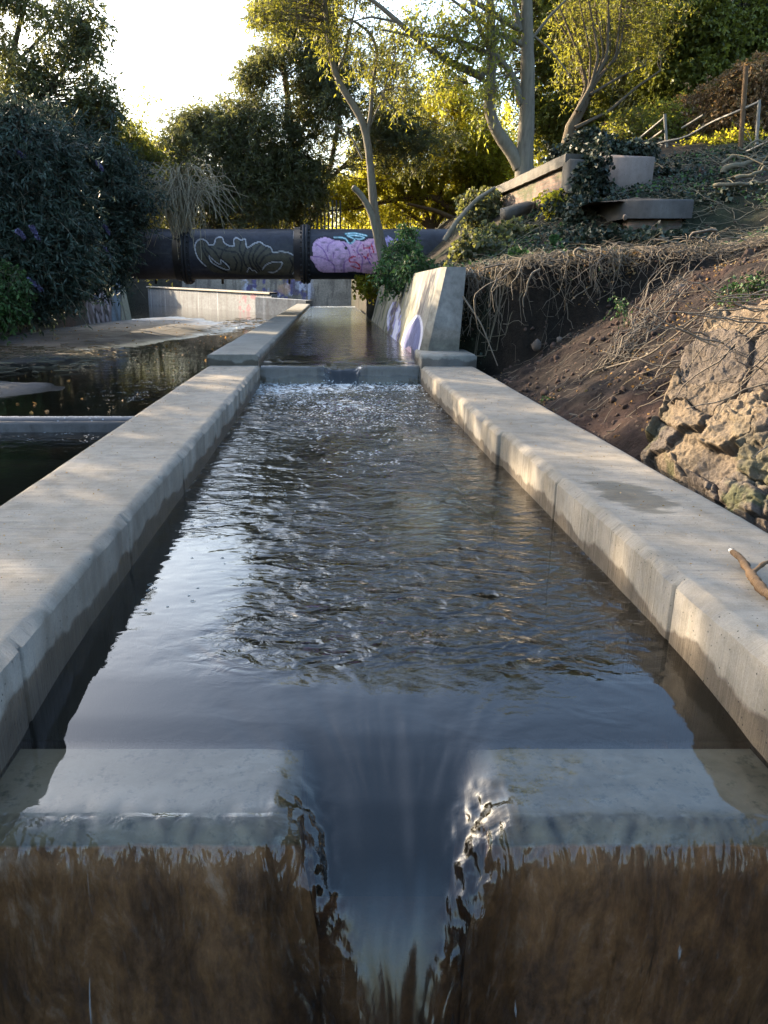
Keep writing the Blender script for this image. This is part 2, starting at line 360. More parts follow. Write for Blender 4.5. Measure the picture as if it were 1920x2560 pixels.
M['leaf_mid'] = leafmat('willow_leaf', [(.045, .06, .016), (.085, .105, .025), (.13, .15, .04)], .5, (.42, .40, .04))
M['leaf_gold'] = leafmat('golden_leaf', [(.10, .10, .015), (.17, .165, .022), (.26, .25, .03), (.18, .10, .022)], .62, (.80, .74, .05))
M['leaf_lime'] = leafmat('lime_leaf', [(.06, .085, .015), (.12, .15, .025), (.20, .22, .04)], .5, (.55, .55, .06))
M['leaf_sun'] = leafmat('ivy_leaf_tree', [(.045, .06, .012), (.12, .14, .025), (.22, .23, .045)], .3, (.4, .4, .04))
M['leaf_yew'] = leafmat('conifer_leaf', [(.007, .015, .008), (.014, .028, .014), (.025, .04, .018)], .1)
M['leaf_brown'] = leafmat('dead_leaf', [(.10, .055, .03), (.2, .12, .06), (.28, .19, .10), (.15, .12, .03)], .3, (.5, .3, .1))
M['leaf_ivy'] = leafmat('ivy_leaf', [(.010, .017, .011), (.018, .03, .018), (.03, .045, .026), (.05, .062, .042)], .12, spec=.3, rough=.5)
M['leaf_green'] = leafmat('fresh_green_leaf', [(.03, .07, .02), (.055, .12, .035), (.09, .17, .05)], .35)
M['flower'] = leafmat('lilac_flower', [(.10, .09, .19), (.16, .14, .26), (.22, .20, .33)], .2)
def plain(name, col, rough=.6, spec=.4, nz=20, amt=.5, bd=.004):
    m, nt = newmat(name); n = noise(nt, worldco(nt), nz, 5, .65); n2 = noise(nt, worldco(nt), nz*.15, 4)
    c = mix(nt, amt, rgb(col), ramp(nt, n, [(.3, (.45, .45, .45)), (.7, (1.5, 1.5, 1.5))]), 'MULTIPLY')
    c = mix(nt, amt, c, ramp(nt, n2, [(.3, (.6, .6, .6)), (.7, (1.35, 1.35, 1.35))]), 'MULTIPLY')
    finish(nt, c, rough, bump(nt, n, .5, bd), spec); return m
M['iron'] = plain('black_iron', (.013, .013, .016), .55, .4)
M['galv'] = plain('galvanised_steel', (.15, .135, .11), .5, .5)
M['fence'] = plain('dark_fence_steel', (.035, .035, .03), .6)
M['brick'] = None
M['stone_loose'] = plain('loose_stone', (.10, .08, .065), .9, .2, 14, .6, .01)
M['chalk'] = plain('pale_debris', (.5, .48, .43), .9)
def vcolmat(name, rough, bumps=6, dist=.02, spec=.3):
    m, nt = newmat(name); a = nd(nt, 'ShaderNodeAttribute', attribute_name='Col').outputs['Color']
    n = noise(nt, worldco(nt), bumps, 6, .7); n2 = noise(nt, worldco(nt), bumps*7, 4, .7)
    col = mix(nt, .8, a, ramp(nt, n, [(.28, (.45, .45, .45)), (.5, (1, 1, 1)), (.75, (1.45, 1.42, 1.35))]), 'MULTIPLY')
    col = mix(nt, .6, col, ramp(nt, n2, [(.3, (.6, .6, .6)), (.7, (1.35, 1.35, 1.35))]), 'MULTIPLY')
    finish(nt, col, rough, bump(nt, mth(nt, 'ADD', n, mth(nt, 'MULTIPLY', n2, .5)), .8, dist), spec); return m
M['pipe'] = vcolmat('tarred_pipe_paint', .5, 8, .004, .35)
M['rubble'] = vcolmat('rubble_stone', .92, 9, .03, .2)
def brickmat():
    m, nt = newmat('old_brick'); oc = nd(nt, 'ShaderNodeTexCoord').outputs['Object']
    x, y, z = sep(nt, oc)[:3]; v = nd(nt, 'ShaderNodeCombineXYZ', {0: mth(nt, 'ADD', x, y), 1: z, 2: 0.0}).outputs[0]
    br = nd(nt, 'ShaderNodeTexBrick', {'Vector': v, 'Color1': (.10, .07, .055, 1), 'Color2': (.19, .13, .10, 1), 'Mortar': (.12, .11, .09, 1), 'Scale': 1.0, 'Mortar Size': .008, 'Brick Width': .225, 'Row Height': .075})
    n = noise(nt, worldco(nt), 9, 5, .7)
    col = mix(nt, .8, br.outputs[0], ramp(nt, n, [(.3, (.5, .5, .5)), (.7, (1.4, 1.35, 1.3))]), 'MULTIPLY')
    mo = noise(nt, worldco(nt), 2.5, 4); col = mix(nt, ramp(nt, mo, [(.52, (0, 0, 0)), (.66, (.8, .8, .8))]), col, (.05, .06, .025))
    finish(nt, col, .92, bump(nt, mth(nt, 'SUBTRACT', n, mth(nt, 'MULTIPLY', br.outputs['Fac'], 1.0)), .8, .012)); return m
M['brick'] = brickmat()

# ------------------------------------------------------------------ key dimensions (metres; camera foot at the origin, water of the near pool z = 0)
XL, XR = -.985, 1.34            # inner faces of the channel at the near pool
WL, WR = -1.69, 2.02            # outer faces
TOP = .275; UTOP = .425; ZUP = .30
YS = 10.75                       # where the walls step up
YW0, YW1 = 1.78, 11.02           # weir crests (downstream edge)
NC, NH = .18, .265               # notch centre and half width
BED = -.30                       # side channel water

# ------------------------------------------------------------------ terrain
def bed_z(X, Y):
    z = np.full(np.broadcast(X, Y).shape, -.245)
    def blob(x, y, rx, ry, h): return h*np.exp(-(((X-x)/rx)**2+((Y-y)/ry)**2)**1.5)
    z = z+blob(-6.3, 11.7, 2.0, 1.05, .17)+blob(-8.0, 16.8, 3.1, 2.3, .16)+blob(-7.4, 26.2, 3.3, 6.0, .24)+blob(-7.3, 35, 2.4, 5, .12)+blob(-3.1, 33, 1.5, 4, .10)
    z = z+fbm(X*.9, Y*.5, 5, 5)*.13+fbm(X*5, Y*3, 8, 3)*.03
    return np.where(Y < 9.0, -.65+0*z, z)
def right_z(X, Y):
    z1 = np.where(X < 4.5, -.12+.66*(X-2.05), -.12+.66*2.45+.33*(X-4.5))
    z1 = z1-.5*smooth(6.2, 4.8, Y)*smooth(3.2, 2.2, X)
    z2 = 1.55+np.minimum(.28*(Y-11), 2.4)*smooth(1.6, 6.0, X)+.12*np.clip(X-2, 0, 30)-.62*np.exp(-((X-5.3)/1.5)**2-((Y-12.3)/1.0)**2)
    yc = 11.35-.35*(X-2.0)+.75*smooth(2.7, 2.0, X)+.25*fbm(X*1.5, X*0, 3, 3)+.10*fbm(X*4, Y*0, 9, 2)
    yc = np.where(X > 5.2, yc+.0, yc)
    s = smooth(-.28, .12, Y-yc)
    z = z1*(1-s)+np.maximum(z2, z1)*s
    z = np.where(X > 5.5, z1*(1-smooth(9, 13, Y))+np.maximum(z2, z1*0+z2)*smooth(9, 13, Y), z)
    return z+np.clip(X-14, 0, 40)*.12
def ground_z(X, Y):
    X, Y = np.broadcast_arrays(np.asarray(X, float), np.asarray(Y, float))
    left = 1.65+.22*np.clip(-9.95-X, 0, 8); xb = np.where(Y > 36.8, -19.0, -9.8)
    far = 2.0+.03*np.clip(Y-60, 0, 60)
    z = np.where(X > 1.62, right_z(X, Y), -1.3)
    # bed between left retaining wall and the channel
    z = np.where((X <= 1.62) & (X > xb), -1.3, z)
    z = np.where(X <= xb, left, z)
    z = np.where((Y > 67.5), far, z)
    z = np.where((Y > 44) & (X > 1.62), np.maximum(z, 3.0), z)
    rr = 0.10*fbm(X*1.2, Y*1.2, 21, 5)+.06*fbm(X*6, Y*6, 31, 4)
    return z+rr*np.where(X > 1.62, 1.6, 1)
def terrain():
    xs = np.concatenate([np.linspace(-220, -30, 18), np.linspace(-28, -20, 10), [-19.01, -18.99], np.linspace(-18, -10, 12), [-9.81, -9.79], np.linspace(-9.6, 1.4, 12), [1.60, 1.64],
                         np.linspace(1.7, 7.2, 190), np.linspace(7.3, 16, 70), np.linspace(17, 40, 24), np.linspace(50, 220, 16)])
    ys = np.concatenate([np.linspace(-60, 2, 16), np.linspace(2.4, 4.9, 20), np.linspace(5, 14, 250), np.linspace(14.1, 24, 110), np.linspace(24.3, 36.6, 30), [36.78, 36.82], np.linspace(37.2, 66, 60), [67.4, 67.6], np.linspace(70, 400, 30)])
    X, Y = np.meshgrid(xs, ys, indexing='ij'); Z = ground_z(X, Y)
    # clods in the cut face
    sl = smooth(1.7, 2.2, X)*smooth(7.5, 6.5, X)*smooth(13.5, 12, Y)
    Z = Z+sl*(.11*np.maximum(fbm(X*7, Y*7, 41, 4), -.1)+.10*fbm(X*2.2+Y*.6, Y*1.4, 43, 4))
    red = np.array([.033, .019, .015]); dark = np.array([.018, .013, .011]); brush = np.array([.035, .028, .02]); green = np.array([.022, .027, .014])
    yc = 11.35-.35*(X-2.0)
    up = smooth(-.1, .6, Y-yc)[..., None]; g = smooth(-.1, .2, fbm(X*.7, Y*.7, 51, 3))[..., None]
    nr = smooth(-.15, .25, fbm(X*.8+Y*.3, Y*.6, 61, 4)+.10*(X-3.5))[..., None]
    low = dark*(1-nr)+red*nr
    face = smooth(.9, .2, np.abs(Y-yc+.2))[..., None]
    low = low*(1-face)+np.array([.014, .011, .008])*face
    hi = brush*(1-g)+green*g
    col = low*(1-up)+hi*up
    mb = MB(); sheet(mb, np.stack([X, Y, Z], -1), True, col)
    o = mb.build('ground', M['soil'], None, False); o['kind'] = 'structure'
    return o
terrain()

# side-channel bed
xs = np.concatenate([[-19.2, -16, -13, -11], np.linspace(-9.95, -1.6, 130)]); ys = np.concatenate([np.linspace(-4, 8.95, 20), np.linspace(9.0, 42, 300), np.linspace(42.5, 68, 30)])
X, Y = np.meshgrid(xs, ys, indexing='ij'); mb = MB(); sheet(mb, np.stack([X, Y, bed_z(X, Y)], -1), True)
o = mb.build('river_bed', M['mud'], None, True); o['kind'] = 'structure'
# side-channel water: upper reach, little step, lower reach
def wcol(shape, cl, rp, fo):
    c = np.zeros(shape+(3,)); c[..., 0] = cl; c[..., 1] = rp; c[..., 2] = fo; return c
ys = np.concatenate([np.linspace(-4, 8.8, 60), [8.9, 9.0, 9.08, 9.14, 9.20, 9.26], np.linspace(9.35, 12, 20), np.linspace(12.2, 68, 160)])
xs = np.concatenate([[-19.2, -16, -13, -11], np.linspace(-9.95, -1.66, 60)]); X, Y = np.meshgrid(xs, ys, indexing='ij')
Z = interp(Y, [-4, 9.06, 9.16, 9.24, 68], [-.32, -.32, -.20, -.18, -.18])
fo = smooth(.18, .02, np.abs(Y-9.06))*.35+.25*smooth(.7, .1, np.abs(Y-8.7))*smooth(-5.5, -2.5, X)+.33*smooth(3, .5, np.abs(Y-12))*smooth(-4.2, -2.6, X)*smooth(-1.6, -2.4, X)
rp = .10+.22*smooth(24, 34, Y)+.3*smooth(9.3, 8.9, Y)*smooth(7.4, 8.8, Y)
mb = MB(); sheet(mb, np.stack([X, Y, Z], -1), True, wcol(X.shape, .25, rp, fo)); o = mb.build('water', M['still'], None, True); o['kind'] = 'structure'
mb = MB(); box(mb, (-9.95, 8.90, -.9), (-1.7, 9.12, -.225)); o = mb.build('weir_sill', M['slab']); tag(o, 'low dark concrete sill across the still side channel left of the pale wall', 'weir sill')

# ------------------------------------------------------------------ channel walls
def wall_profile_sheet(mb, ys, xin, xout, top, zb, sgn, joints, seed, ch=.037):
    """sgn=-1 left wall (inner face looks +X), +1 right wall"""
    ys = np.asarray(ys, float); n = len(ys)
    jd = np.zeros(n)
    for j in joints: jd = np.maximum(jd, smooth(.014, .005, np.abs(ys-j)))
    wob = .018*fbm(ys*2.3, ys*0+seed, seed, 4)+.014*fbm(ys*12, ys*0, seed+3, 4)-.02*smooth(.2, .34, fbm(ys*9, ys*0, seed+4, 2))
    xi = (np.asarray(xin) if np.ndim(xin) else np.full(n, xin))+0*ys
    tz = top+.010*fbm(ys*1.1, ys*0, seed+5, 3)
    cols = []
    nin = 8; ntop = 22
    for k in range(nin):
        z = zb+(top-ch-zb)*k/(nin-1); x = xi+sgn*jd*.016; cols.append(np.stack([x, ys, np.full(n, z)+(tz-top if k == nin-1 else 0)], 1))
    chn = ch+wob*.9
    cols.append(np.stack([xi+sgn*(.002+jd*.016), ys, tz-chn+.003], 1))
    cols.append(np.stack([xi+sgn*(chn+.0), ys, tz], 1))
    for k in range(1, ntop):
        t = k/(ntop-1); x = (xi+sgn*ch)*(1-t)+xout*t
        zz = tz+.006*fbm(x*3, ys*1.7, seed+7, 4)*2*math.sin(math.pi*min(t*1.2, 1))+(.004*fbm(x*2, ys*16, seed+8, 3))
        if k == ntop-1: zz = zz-.012
        cols.append(np.stack([x, ys, zz], 1))
    cols.append(np.stack([np.full(n, xout+sgn*.004)+.008*fbm(ys*3, ys*0, seed+9, 3), ys, tz-.03], 1)); cols.append(np.stack([np.full(n, xout+sgn*.004), ys, np.full(n, zb)], 1))
    P = np.stack(cols, 0)
    sheet(mb, P, flip=(sgn > 0))
    for e in (0, -1):                # end caps
        ring = P[:, e]; c = np.array([[(ring[0, 0]+ring[-1, 0])/2, ring[0, 1], zb]])
        V = np.concatenate([ring, c]); m = len(ring); T = [[i, i+1, m] if (e == 0) ^ (sgn < 0) else [i+1, i, m] for i in range(m-1)]
        mb.add(V, None, T)
ysn = np.unique(np.concatenate([np.linspace(-1.5, YS, 420), np.array([j+d for j in (2.2, 3.55, 4.95, 6.4, 7.9, 9.4, 2.75, 4.35, 5.8, 7.3, 8.9) for d in (-.018, -.008, 0, .008, .018)])]))
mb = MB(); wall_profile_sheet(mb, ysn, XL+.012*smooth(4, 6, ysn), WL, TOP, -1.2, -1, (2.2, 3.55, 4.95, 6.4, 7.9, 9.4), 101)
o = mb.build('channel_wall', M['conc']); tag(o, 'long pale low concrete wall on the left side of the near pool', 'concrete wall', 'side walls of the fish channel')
xr = XR-.04*smooth(5.75, 5.83, ysn)-.015*smooth(8, 10, ysn)
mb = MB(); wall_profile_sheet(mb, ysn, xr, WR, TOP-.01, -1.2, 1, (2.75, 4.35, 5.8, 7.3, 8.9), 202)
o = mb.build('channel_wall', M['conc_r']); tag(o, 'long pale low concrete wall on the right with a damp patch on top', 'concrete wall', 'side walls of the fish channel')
ysu = np.linspace(YS+.002, 41, 500)
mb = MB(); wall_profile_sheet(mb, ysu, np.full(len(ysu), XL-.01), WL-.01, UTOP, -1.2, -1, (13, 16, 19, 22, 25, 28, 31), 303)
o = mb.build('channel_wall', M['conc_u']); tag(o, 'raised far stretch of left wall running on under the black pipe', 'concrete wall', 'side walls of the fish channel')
mb = MB(); box(mb, (1.29, YS+.002, -1.2), (2.05, 11.75, UTOP), .03)
o = mb.build('concrete_step', M['conc_u']); tag(o, 'chamfered concrete step block at the foot of the tall abutment', 'concrete block')

# abutment pillar and battered wing wall, with graffiti paint in the vertex colours
def inpoly(px, py, poly):
    poly = np.asarray(poly, float); x1, y1 = poly[:, 0], poly[:, 1]; x2, y2 = np.roll(x1, -1), np.roll(y1, -1); r = np.zeros(px.shape, bool)
    for a, b, c, d in zip(x1, y1, x2, y2):
        if b == d: continue
        k = ((b > py) != (d > py)) & (px < (c-a)*(py-b)/(d-b)+a); r ^= k
    return r
def strokedist(px, py, pts):
    d = np.full(px.shape, 1e9)
    for (a, b), (c, e) in zip(pts[:-1], pts[1:]):
        vx, vy = c-a, e-b; t = np.clip(((px-a)*vx+(py-b)*vy)/(vx*vx+vy*vy+1e-9), 0, 1)
        d = np.minimum(d, np.hypot(px-a-t*vx, py-b-t*vy))
    return d
def paint(col, m, c, a=1.0):
    m = np.clip(m*1.0, 0, 1)[..., None]*a; return col*(1-m)+np.array(c)*m
def curve(pts, n=8):                    # Catmull-Rom
    p = [np.array(q, float) for q in pts]; p = [2*p[0]-p[1]]+p+[2*p[-1]-p[-2]]; out = []
    for i in range(1, len(p)-2):
        for t in np.linspace(0, 1, n, endpoint=False):
            out.append(tuple(.5*((2*p[i])+(p[i+1]-p[i-1])*t+(2*p[i-1]-5*p[i]+4*p[i+1]-p[i+2])*t*t+(-p[i-1]+3*p[i]-3*p[i+1]+p[i+2])*t**3)))
    out.append(tuple(p[-2])); return out

def wing_wall():
    root = empty('bridge_abutment', (1.7, 11.7, UTOP), 'tall grey concrete abutment with a blue and white spray painted arch', 'abutment')
    y0, y1 = 11.52, 24.4
    ys = np.concatenate([np.linspace(y0, 15, 200), np.linspace(15.05, y1, 150)]); zs = np.linspace(-.6, 1, 90)
    Yg, T = np.meshgrid(ys, zs, indexing='ij'); zt = 1.60-.02*(Yg-y0)*.5
    t = (T+.6)/1.6; Z = -.4+(zt+.4)*t
    X = 1.335+.28*(Z-.42)/1.18+.01*fbm(Yg*1.2, Z*2, 71, 3)
    P = np.stack([X, Yg, Z], -1); px, py = proj(P)
    u = (px-900)*1659/400; v = (py-600)*1659/400      # zoomed-photo units used while drawing the paint
    n1 = fbm(Yg*1.5, Z*4, 3, 4); st = fbm(Yg*7, Z*.8, 13, 4)
    col = np.ones(P.shape)*np.array([.26, .25, .215])*(1+.8*n1[..., None])
    col = paint(col, smooth(.0, .22, st+.1)*smooth(640, 420, u), (.20, .20, .085), .7)
    col = paint(col, smooth(.0, .2, fbm(Yg*6, Z*.5, 23, 3)-.02), (.11, .09, .10), .7)
    arch = curve([(425, 1130), (470, 960), (545, 840), (600, 785), (632, 840), (640, 960), (615, 1120), (585, 1260)])
    inside = inpoly(u, v, arch+[(420, 1260)])
    col = paint(col, inside, (.115, .13, .27)); col = paint(col, inside & (strokedist(u, v, arch) > 70) & (v > 900), (.09, .10, .2), .6)
    col = paint(col, smooth(15, 7, strokedist(u, v, arch)), (.62, .62, .72))
    bl = inpoly(u, v, curve([(450, 1160), (475, 1120), (520, 1105), (535, 1170), (530, 1250), (480, 1255), (450, 1160)]))
    col = paint(col, bl, (.62, .42, .46)); col = paint(col, inpoly(u, v, [(530, 1100), (560, 1150), (580, 1260), (530, 1255)]), (.03, .03, .06))
    lil = inpoly(u, v, [(280, 760), (340, 640), (400, 640), (428, 760), (415, 1000), (390, 1260), (280, 1260)])
    bands = .5+.5*np.sin((u*.06+v*.012)+6*n1)
    col = paint(col, lil & (bands > .35), (.25, .26, .52)); col = paint(col, lil & (bands > .72), (.58, .6, .75)); col = paint(col, lil & (bands < .12), (.05, .04, .1))
    col = paint(col, smooth(-.02, .12, fbm(Yg*2.2, Z*3, 33, 3))*smooth(360, 260, u), (.05, .06, .03), .9)
    mb = MB(); sheet(mb, P, True, np.maximum(col, .01))
    # bevel strip and front face and top
    zz = np.linspace(-.4, 1.6, 30)
    def fr(x, y, z): return np.stack([x, y, z], -1)
    e0 = fr(1.335+.28*(zz-.42)/1.18, np.full(30, y0), zz); e1 = fr(1.445+.225*(zz-.42)/1.18, np.full(30, y0-.13), zz)
    e2 = fr(1.90+.05*(zz-.42)/1.18, np.full(30, y0-.13), zz); e3 = fr(1.93+.05*(zz-.42)/1.18, np.full(30, y1), zz)
    def strip(a, b, n, base):
        S = np.stack([a*(1-t)+b*t for t in np.linspace(0, 1, n)], 0)
        c = np.ones(S.shape)*np.array(base)*(1+.6*fbm(S[..., 0]*5+S[..., 1], S[..., 2]*5, 7, 4)[..., None])
        lo = smooth(.80, .70, S[..., 2]+.1*fbm(S[..., 0]*9, S[..., 2]*3, 17, 3)); c = paint(c, lo, (.23, .18, .13), .5); c = paint(c, smooth(.62, .55, S[..., 2]), (.13, .13, .10), .6)
        sheet(mb, S, True, c)
    strip(e0, e1, 8, (.36, .33, .27)); strip(e1, e2, 20, (.30, .285, .26)); strip(e2, e3, 30, (.25, .24, .22))
    topa = np.stack([np.array([1.335+.28, y, 1.60-.01*(y-y0)]) for y in (y0, 15, y1)]); topb = np.stack([np.array([1.98, y, 1.60-.01*(y-y0)]) for y in (y0-.13, 15, y1)])
    topa = np.concatenate([[e1[-1]], topa]); topb = np.concatenate([[e2[-1]], topb]); topb[1] = (1.97, y0, 1.6)
    sheet(mb, np.stack([topa, topb], 0), True, np.ones((2, 4, 3))*.3)
    under(root, mb, 'wing_wall', M['conc_paint'])
wing_wall()
# lit end post of the far bank wall under the pipe
mb = MB(); box(mb, (1.30, 27.2, -.5), (2.3, 28.0, 1.9), .05); o = mb.build('bank_post', M['conc_old']); tag(o, 'pale concrete post at the water edge just beyond the pipe', 'concrete post')

# ------------------------------------------------------------------ weirs
def weir_mesh(xl, xr, y, z0, label, mt='weir'):
    root = empty('concrete_weir', ((xl+xr)/2, y, z0), label, 'weir', 'notched weirs across the channel')
    for sx in (-1, 1):
        mb = MB(); b = .035
        xa = xl-.05 if sx < 0 else NC+NH; xb = NC-NH if sx < 0 else xr+.05
        prof = [(y+.34, -1.0), (y+.34, -.08), (y+.325, -.066), (y, -.066), (y-.042, -.108), (y-.045, -.12), (y-.045, -.45), (y-.045, -1.1)]
        n = 26; S = []
        for i in range(n):
            t = i/(n-1); row = []
            for k, (yy, zz) in enumerate(prof):
                x = xa*(1-t)+xb*t
                inw = (t if sx < 0 else 1-t); x += (-sx)*inw*.14*np.clip(-zz-.066, 0, .45)   # notch sides slope inwards with depth
                cut = .035*smooth(.90, 1.0, inw)
                row.append((x, yy, zz-(cut if k in (2, 3) else 0)))
            S.append(row)
        S = np.array(S); S[..., 2] += z0
        sheet(mb, S, flip=False)
        side = S[-1] if sx < 0 else S[0]; c = np.array([[side[0, 0], y+.15, z0-1.1]])
        mb.add(np.concatenate([side, c]), None, [[i, i+1, len(side)] if sx < 0 else [i+1, i, len(side)] for i in range(len(side)-1)])
        under(root, mb, 'crest_block', M[mt])
    mb = MB(); box(mb, (NC-NH-.02, y-.03, z0-1.1), (NC+NH+.02, y+.30, z0-.62)); under(root, mb, 'notch_sill', M[mt])
weir_mesh(XL, XR, YW0, 0.0, 'near weir with two pale submerged crest blocks and brown stained face')
weir_mesh(XL, 1.29, YW1, ZUP, 'small far weir with a central notch below the black pipe', 'conc')

def channel_water(y_up, yw, z0, drop, zland, seed, near):
    """pool surface from y_up down to the crest at yw, then over the crest and down the face"""
    a0 = yw+1.05
    xr_ = (XR if near else 1.30)
    us = np.unique(np.concatenate([np.linspace(XL-.004, xr_+.004, 120 if near else 70), np.linspace(NC-NH-.12, NC+NH+.12, 110 if near else 50)]))
    ys = np.concatenate([np.linspace(y_up, yw+3.2, 330 if near else 260), np.linspace(yw+3.19, a0+.02, 230 if near else 60)]) if near else np.concatenate([np.linspace(y_up, yw+5, 200), np.linspace(yw+4.95, a0+.02, 130)])
    B = np.array([(a0, 0), (yw+.7, -.010), (yw+.45, -.030), (yw+.32, -.046), (yw+.12, -.052), (yw+.0, -.052), (yw-.04, -.063), (yw-.078, -.098), (yw-.105, -.16), (yw-.125, -.3*drop/.65-.05), (yw-.15, -drop)])
    N = np.array([(a0, 0), (yw+.6, -.022), (yw+.38, -.048), (yw+.28, -.070), (yw+.12, -.115), (yw+.01, -.165), (yw-.07, -.22), (yw-.14, -.29), (yw-.20, -.37), (yw-.25, -.46), (yw-.34, -max(drop, .47))])
    if not near: N = np.array([(a0, 0), (yw+.6, -.015), (yw+.38, -.03), (yw+.28, -.045), (yw+.12, -.075), (yw+.01, -.10), (yw-.07, -.14), (yw-.12, -.18), (yw-.16, -.22), (yw-.2, -.26), (yw-.24, -drop)])
    m = 150 if near else 60
    d = np.concatenate([[0], np.cumsum(np.hypot(*np.diff(B, axis=0).T))]); tt = np.linspace(0, 1, m)**1.0
    key = d/d[-1]
    Bi = np.stack([np.interp(tt, key, B[:, i]) for i in (0, 1)], 1); Ni = np.stack([np.interp(tt, key, N[:, i]) for i in (0, 1)], 1)
    t5 = key[5]; kk = tt >= t5; q5 = (tt[kk]-t5)/(1-t5); z5 = -.165 if near else -.10; dm = .42 if near else .16
    dd = dm*q5**.72; Ni[kk, 0] = yw+.01-dd; Ni[kk, 1] = z5-(.5*dd+(3.4 if near else 4.5)*dd**2)*(1 if near else 1.1)
    for A in (Bi, Ni):
        for _ in range(3): A[1:-1] = A[1:-1]*.5+(A[:-2]+A[2:])*.25
    nf = smooth(NH+.075, NH-.085, np.abs(us-NC))          # 1 in the notch
    wide = np.exp(-((us-NC)/.5)**2)
    rows = []; cols = []
    for y in ys:
        k = smooth(a0+1.0, a0, y)
        z = z0-.0*k+0*us; rows.append(np.stack([us, np.full(len(us), y), z], 1))
    prev = None
    for j in range(m):
        b = Bi[j]; nn = Ni[j]
        approach = smooth(0, .25, tt[j])
        f = nf*approach+wide*(1-approach)*0
        # upstream the draw-down is a broad funnel that narrows into the notch
        up_ = smooth(yw+.15, yw+.9, b[0]); f = nf*(1-up_)+np.maximum(nf, wide)*up_
        y = b[0]*(1-f)+nn[0]*f; z = z0+b[1]*(1-f)+nn[1]*f
        q = np.clip(-(nn[1]+.10)/.4, 0, 1)*1.0
        x = us-(us-NC)*(.60*q)*smooth(NH+.10, NH-.10, np.abs(us-NC))
        rows.append(np.stack([x, y, z], 1))
    P = np.stack(rows, 1)                                   # [u, rows, 3]
    Xg, Yg, Zg = P[..., 0], P[..., 1], P[..., 2]
    nrow = len(ys); pool = np.zeros(P.shape[:2]); pool[:, :nrow] = 1
    if near:
        turb = smooth(5.5, 10.6, Yg)*pool
        amp = .0010+.0035*smooth(3.2, 6, Yg)+.010*smooth(7.0, 10.6, Yg)+.012*smooth(9.8, 10.8, Yg)
    else:
        amp = .0022+.0*Yg
    Zg = Zg+pool*amp*(fbm(Xg*5, Yg*7, seed, 4)*2+.7*fbm(Xg*18, Yg*30, seed+3, 3))*1.2
    if near: # gentle V wakes towards the notch
        rd = np.hypot(Xg-NC, Yg-1.6); ta = np.arctan2(Xg-NC, Yg-1.6); Zg = Zg+.0075*fbm(rd*15, ta*5, seed+9, 3)*smooth(5.2, 3.6, Yg)*smooth(2.15, 2.7, Yg)*(1-.8*smooth(-.3, -.6, Xg)); Zg = Zg+.007*fbm(ta*9+.8*fbm(rd*3, ta*4, seed+30, 2), rd*2.6, seed+29, 3)*smooth(3.1, 2.5, Yg)*smooth(.8, .2, np.abs(Xg-NC))*smooth(1.8, 2.1, Yg)
    # falling sheet: vertical ribs and dimples
    fall = smooth(yw+.02, yw-.045, Yg)
    rib = (fbm(Xg*16, Zg*3, seed+11, 3)*.009+fbm(Xg*60, Zg*10, seed+12, 2)*.002)*(1-nf[:, None])
    edge = np.exp(-((np.abs(us-NC)-NH+.01)/.07)**2)[:, None]*smooth(yw+.22, yw+.05, Yg)
    dim = (fbm(Xg*30, (Yg*24+Zg*9), seed+13, 2))*.030*edge*smooth(z0-.75, z0-.25, Zg)
    dirx = np.sign(NC-us)[:, None]
    Yg = Yg-(rib*fall)-dim*fall*.8; Zg = Zg+dim*.9; Xg = Xg+dirx*dim*.6
    lip = smooth(.12, .0, np.abs(Yg-yw))*(1-nf[:, None]); Zg = Zg+lip*(.006*fbm(Xg*22, Yg*9, seed+31, 3)+.003*fbm(Xg*70, Yg*20, seed+32, 2)); Yg = Yg-lip*.010*fbm(Xg*26, Zg*5, seed+33, 3)
    # side walls: tiny upturned meniscus
    men = smooth(.022, 0, np.minimum(np.abs(us-us[0]), np.abs(us-us[-1])))[:, None]*pool
    Zg = Zg+.005*men
    tong = (nf[:, None])*smooth(yw+.5, yw-.05, Yg); uc = (us-NC)[:, None]+0*Xg; Zg = Zg+.018*tong*fbm(uc*12, (Yg+Zg)*1.0, seed+21, 2); Yg = Yg+.022*tong*fbm(uc*9, (Yg+Zg)*1.0, seed+22, 2)*smooth(0, -.3, Zg-z0)
    P = np.stack([Xg, Yg, Zg], -1)
    cl = .10+.90*smooth(yw+.345, yw+.325, Yg)*(1-.75*nf[:, None]*smooth(yw-.3, yw+.2, Yg)); fr_ = smooth(NH+.11, NH+.045, np.abs(us-NC))[:, None]; cl = np.where(fall > .3, .85*(1-fr_), cl); cl = cl*(1-nf[:, None])*(1-.5*fr_*smooth(yw+.25, yw+.1, Yg))+.03*fr_; cl = np.where(fall > .3, np.maximum(cl, .55*(1-smooth(NH*.9, NH*.5, np.abs(us-NC))[:, None])), cl)
    if near:
        lf = smooth(-.25, -.6, Xg)*smooth(5.2, 3.6, Yg)      # calm glassy corner at left front
        rp = (.03+.42*smooth(2.35, 2.75, Yg)+.2*smooth(3.6, 6.5, Yg)+.3*smooth(7, 10, Yg))*(1-.9*lf)
        rp = rp*(.35+1.2*smooth(-.2, .22, fbm(Xg*1.6, Yg*.9, 91, 3)))
        rp = np.where(fall > .3, .32, rp)*(1-.90*smooth(NH*1.0, NH*.6, np.abs(us-NC))[:, None]*smooth(yw+.3, yw, Yg))+.12*edge
        fo = smooth(9.3, 10.7, Yg)*1.0*(1-smooth(10.93, 11.1, Yg)*.0)+.62*smooth(5.4, 8.4, Yg)*smooth(1.3, .2, np.abs(Xg-(.45-.12*(9-Yg))))*smooth(9.9, 9.0, Yg)
        fo = fo+.5*smooth(7.6, 9.6, Yg)*smooth(10.8, 9.8, Yg)*smooth(.9, -.2, Xg)
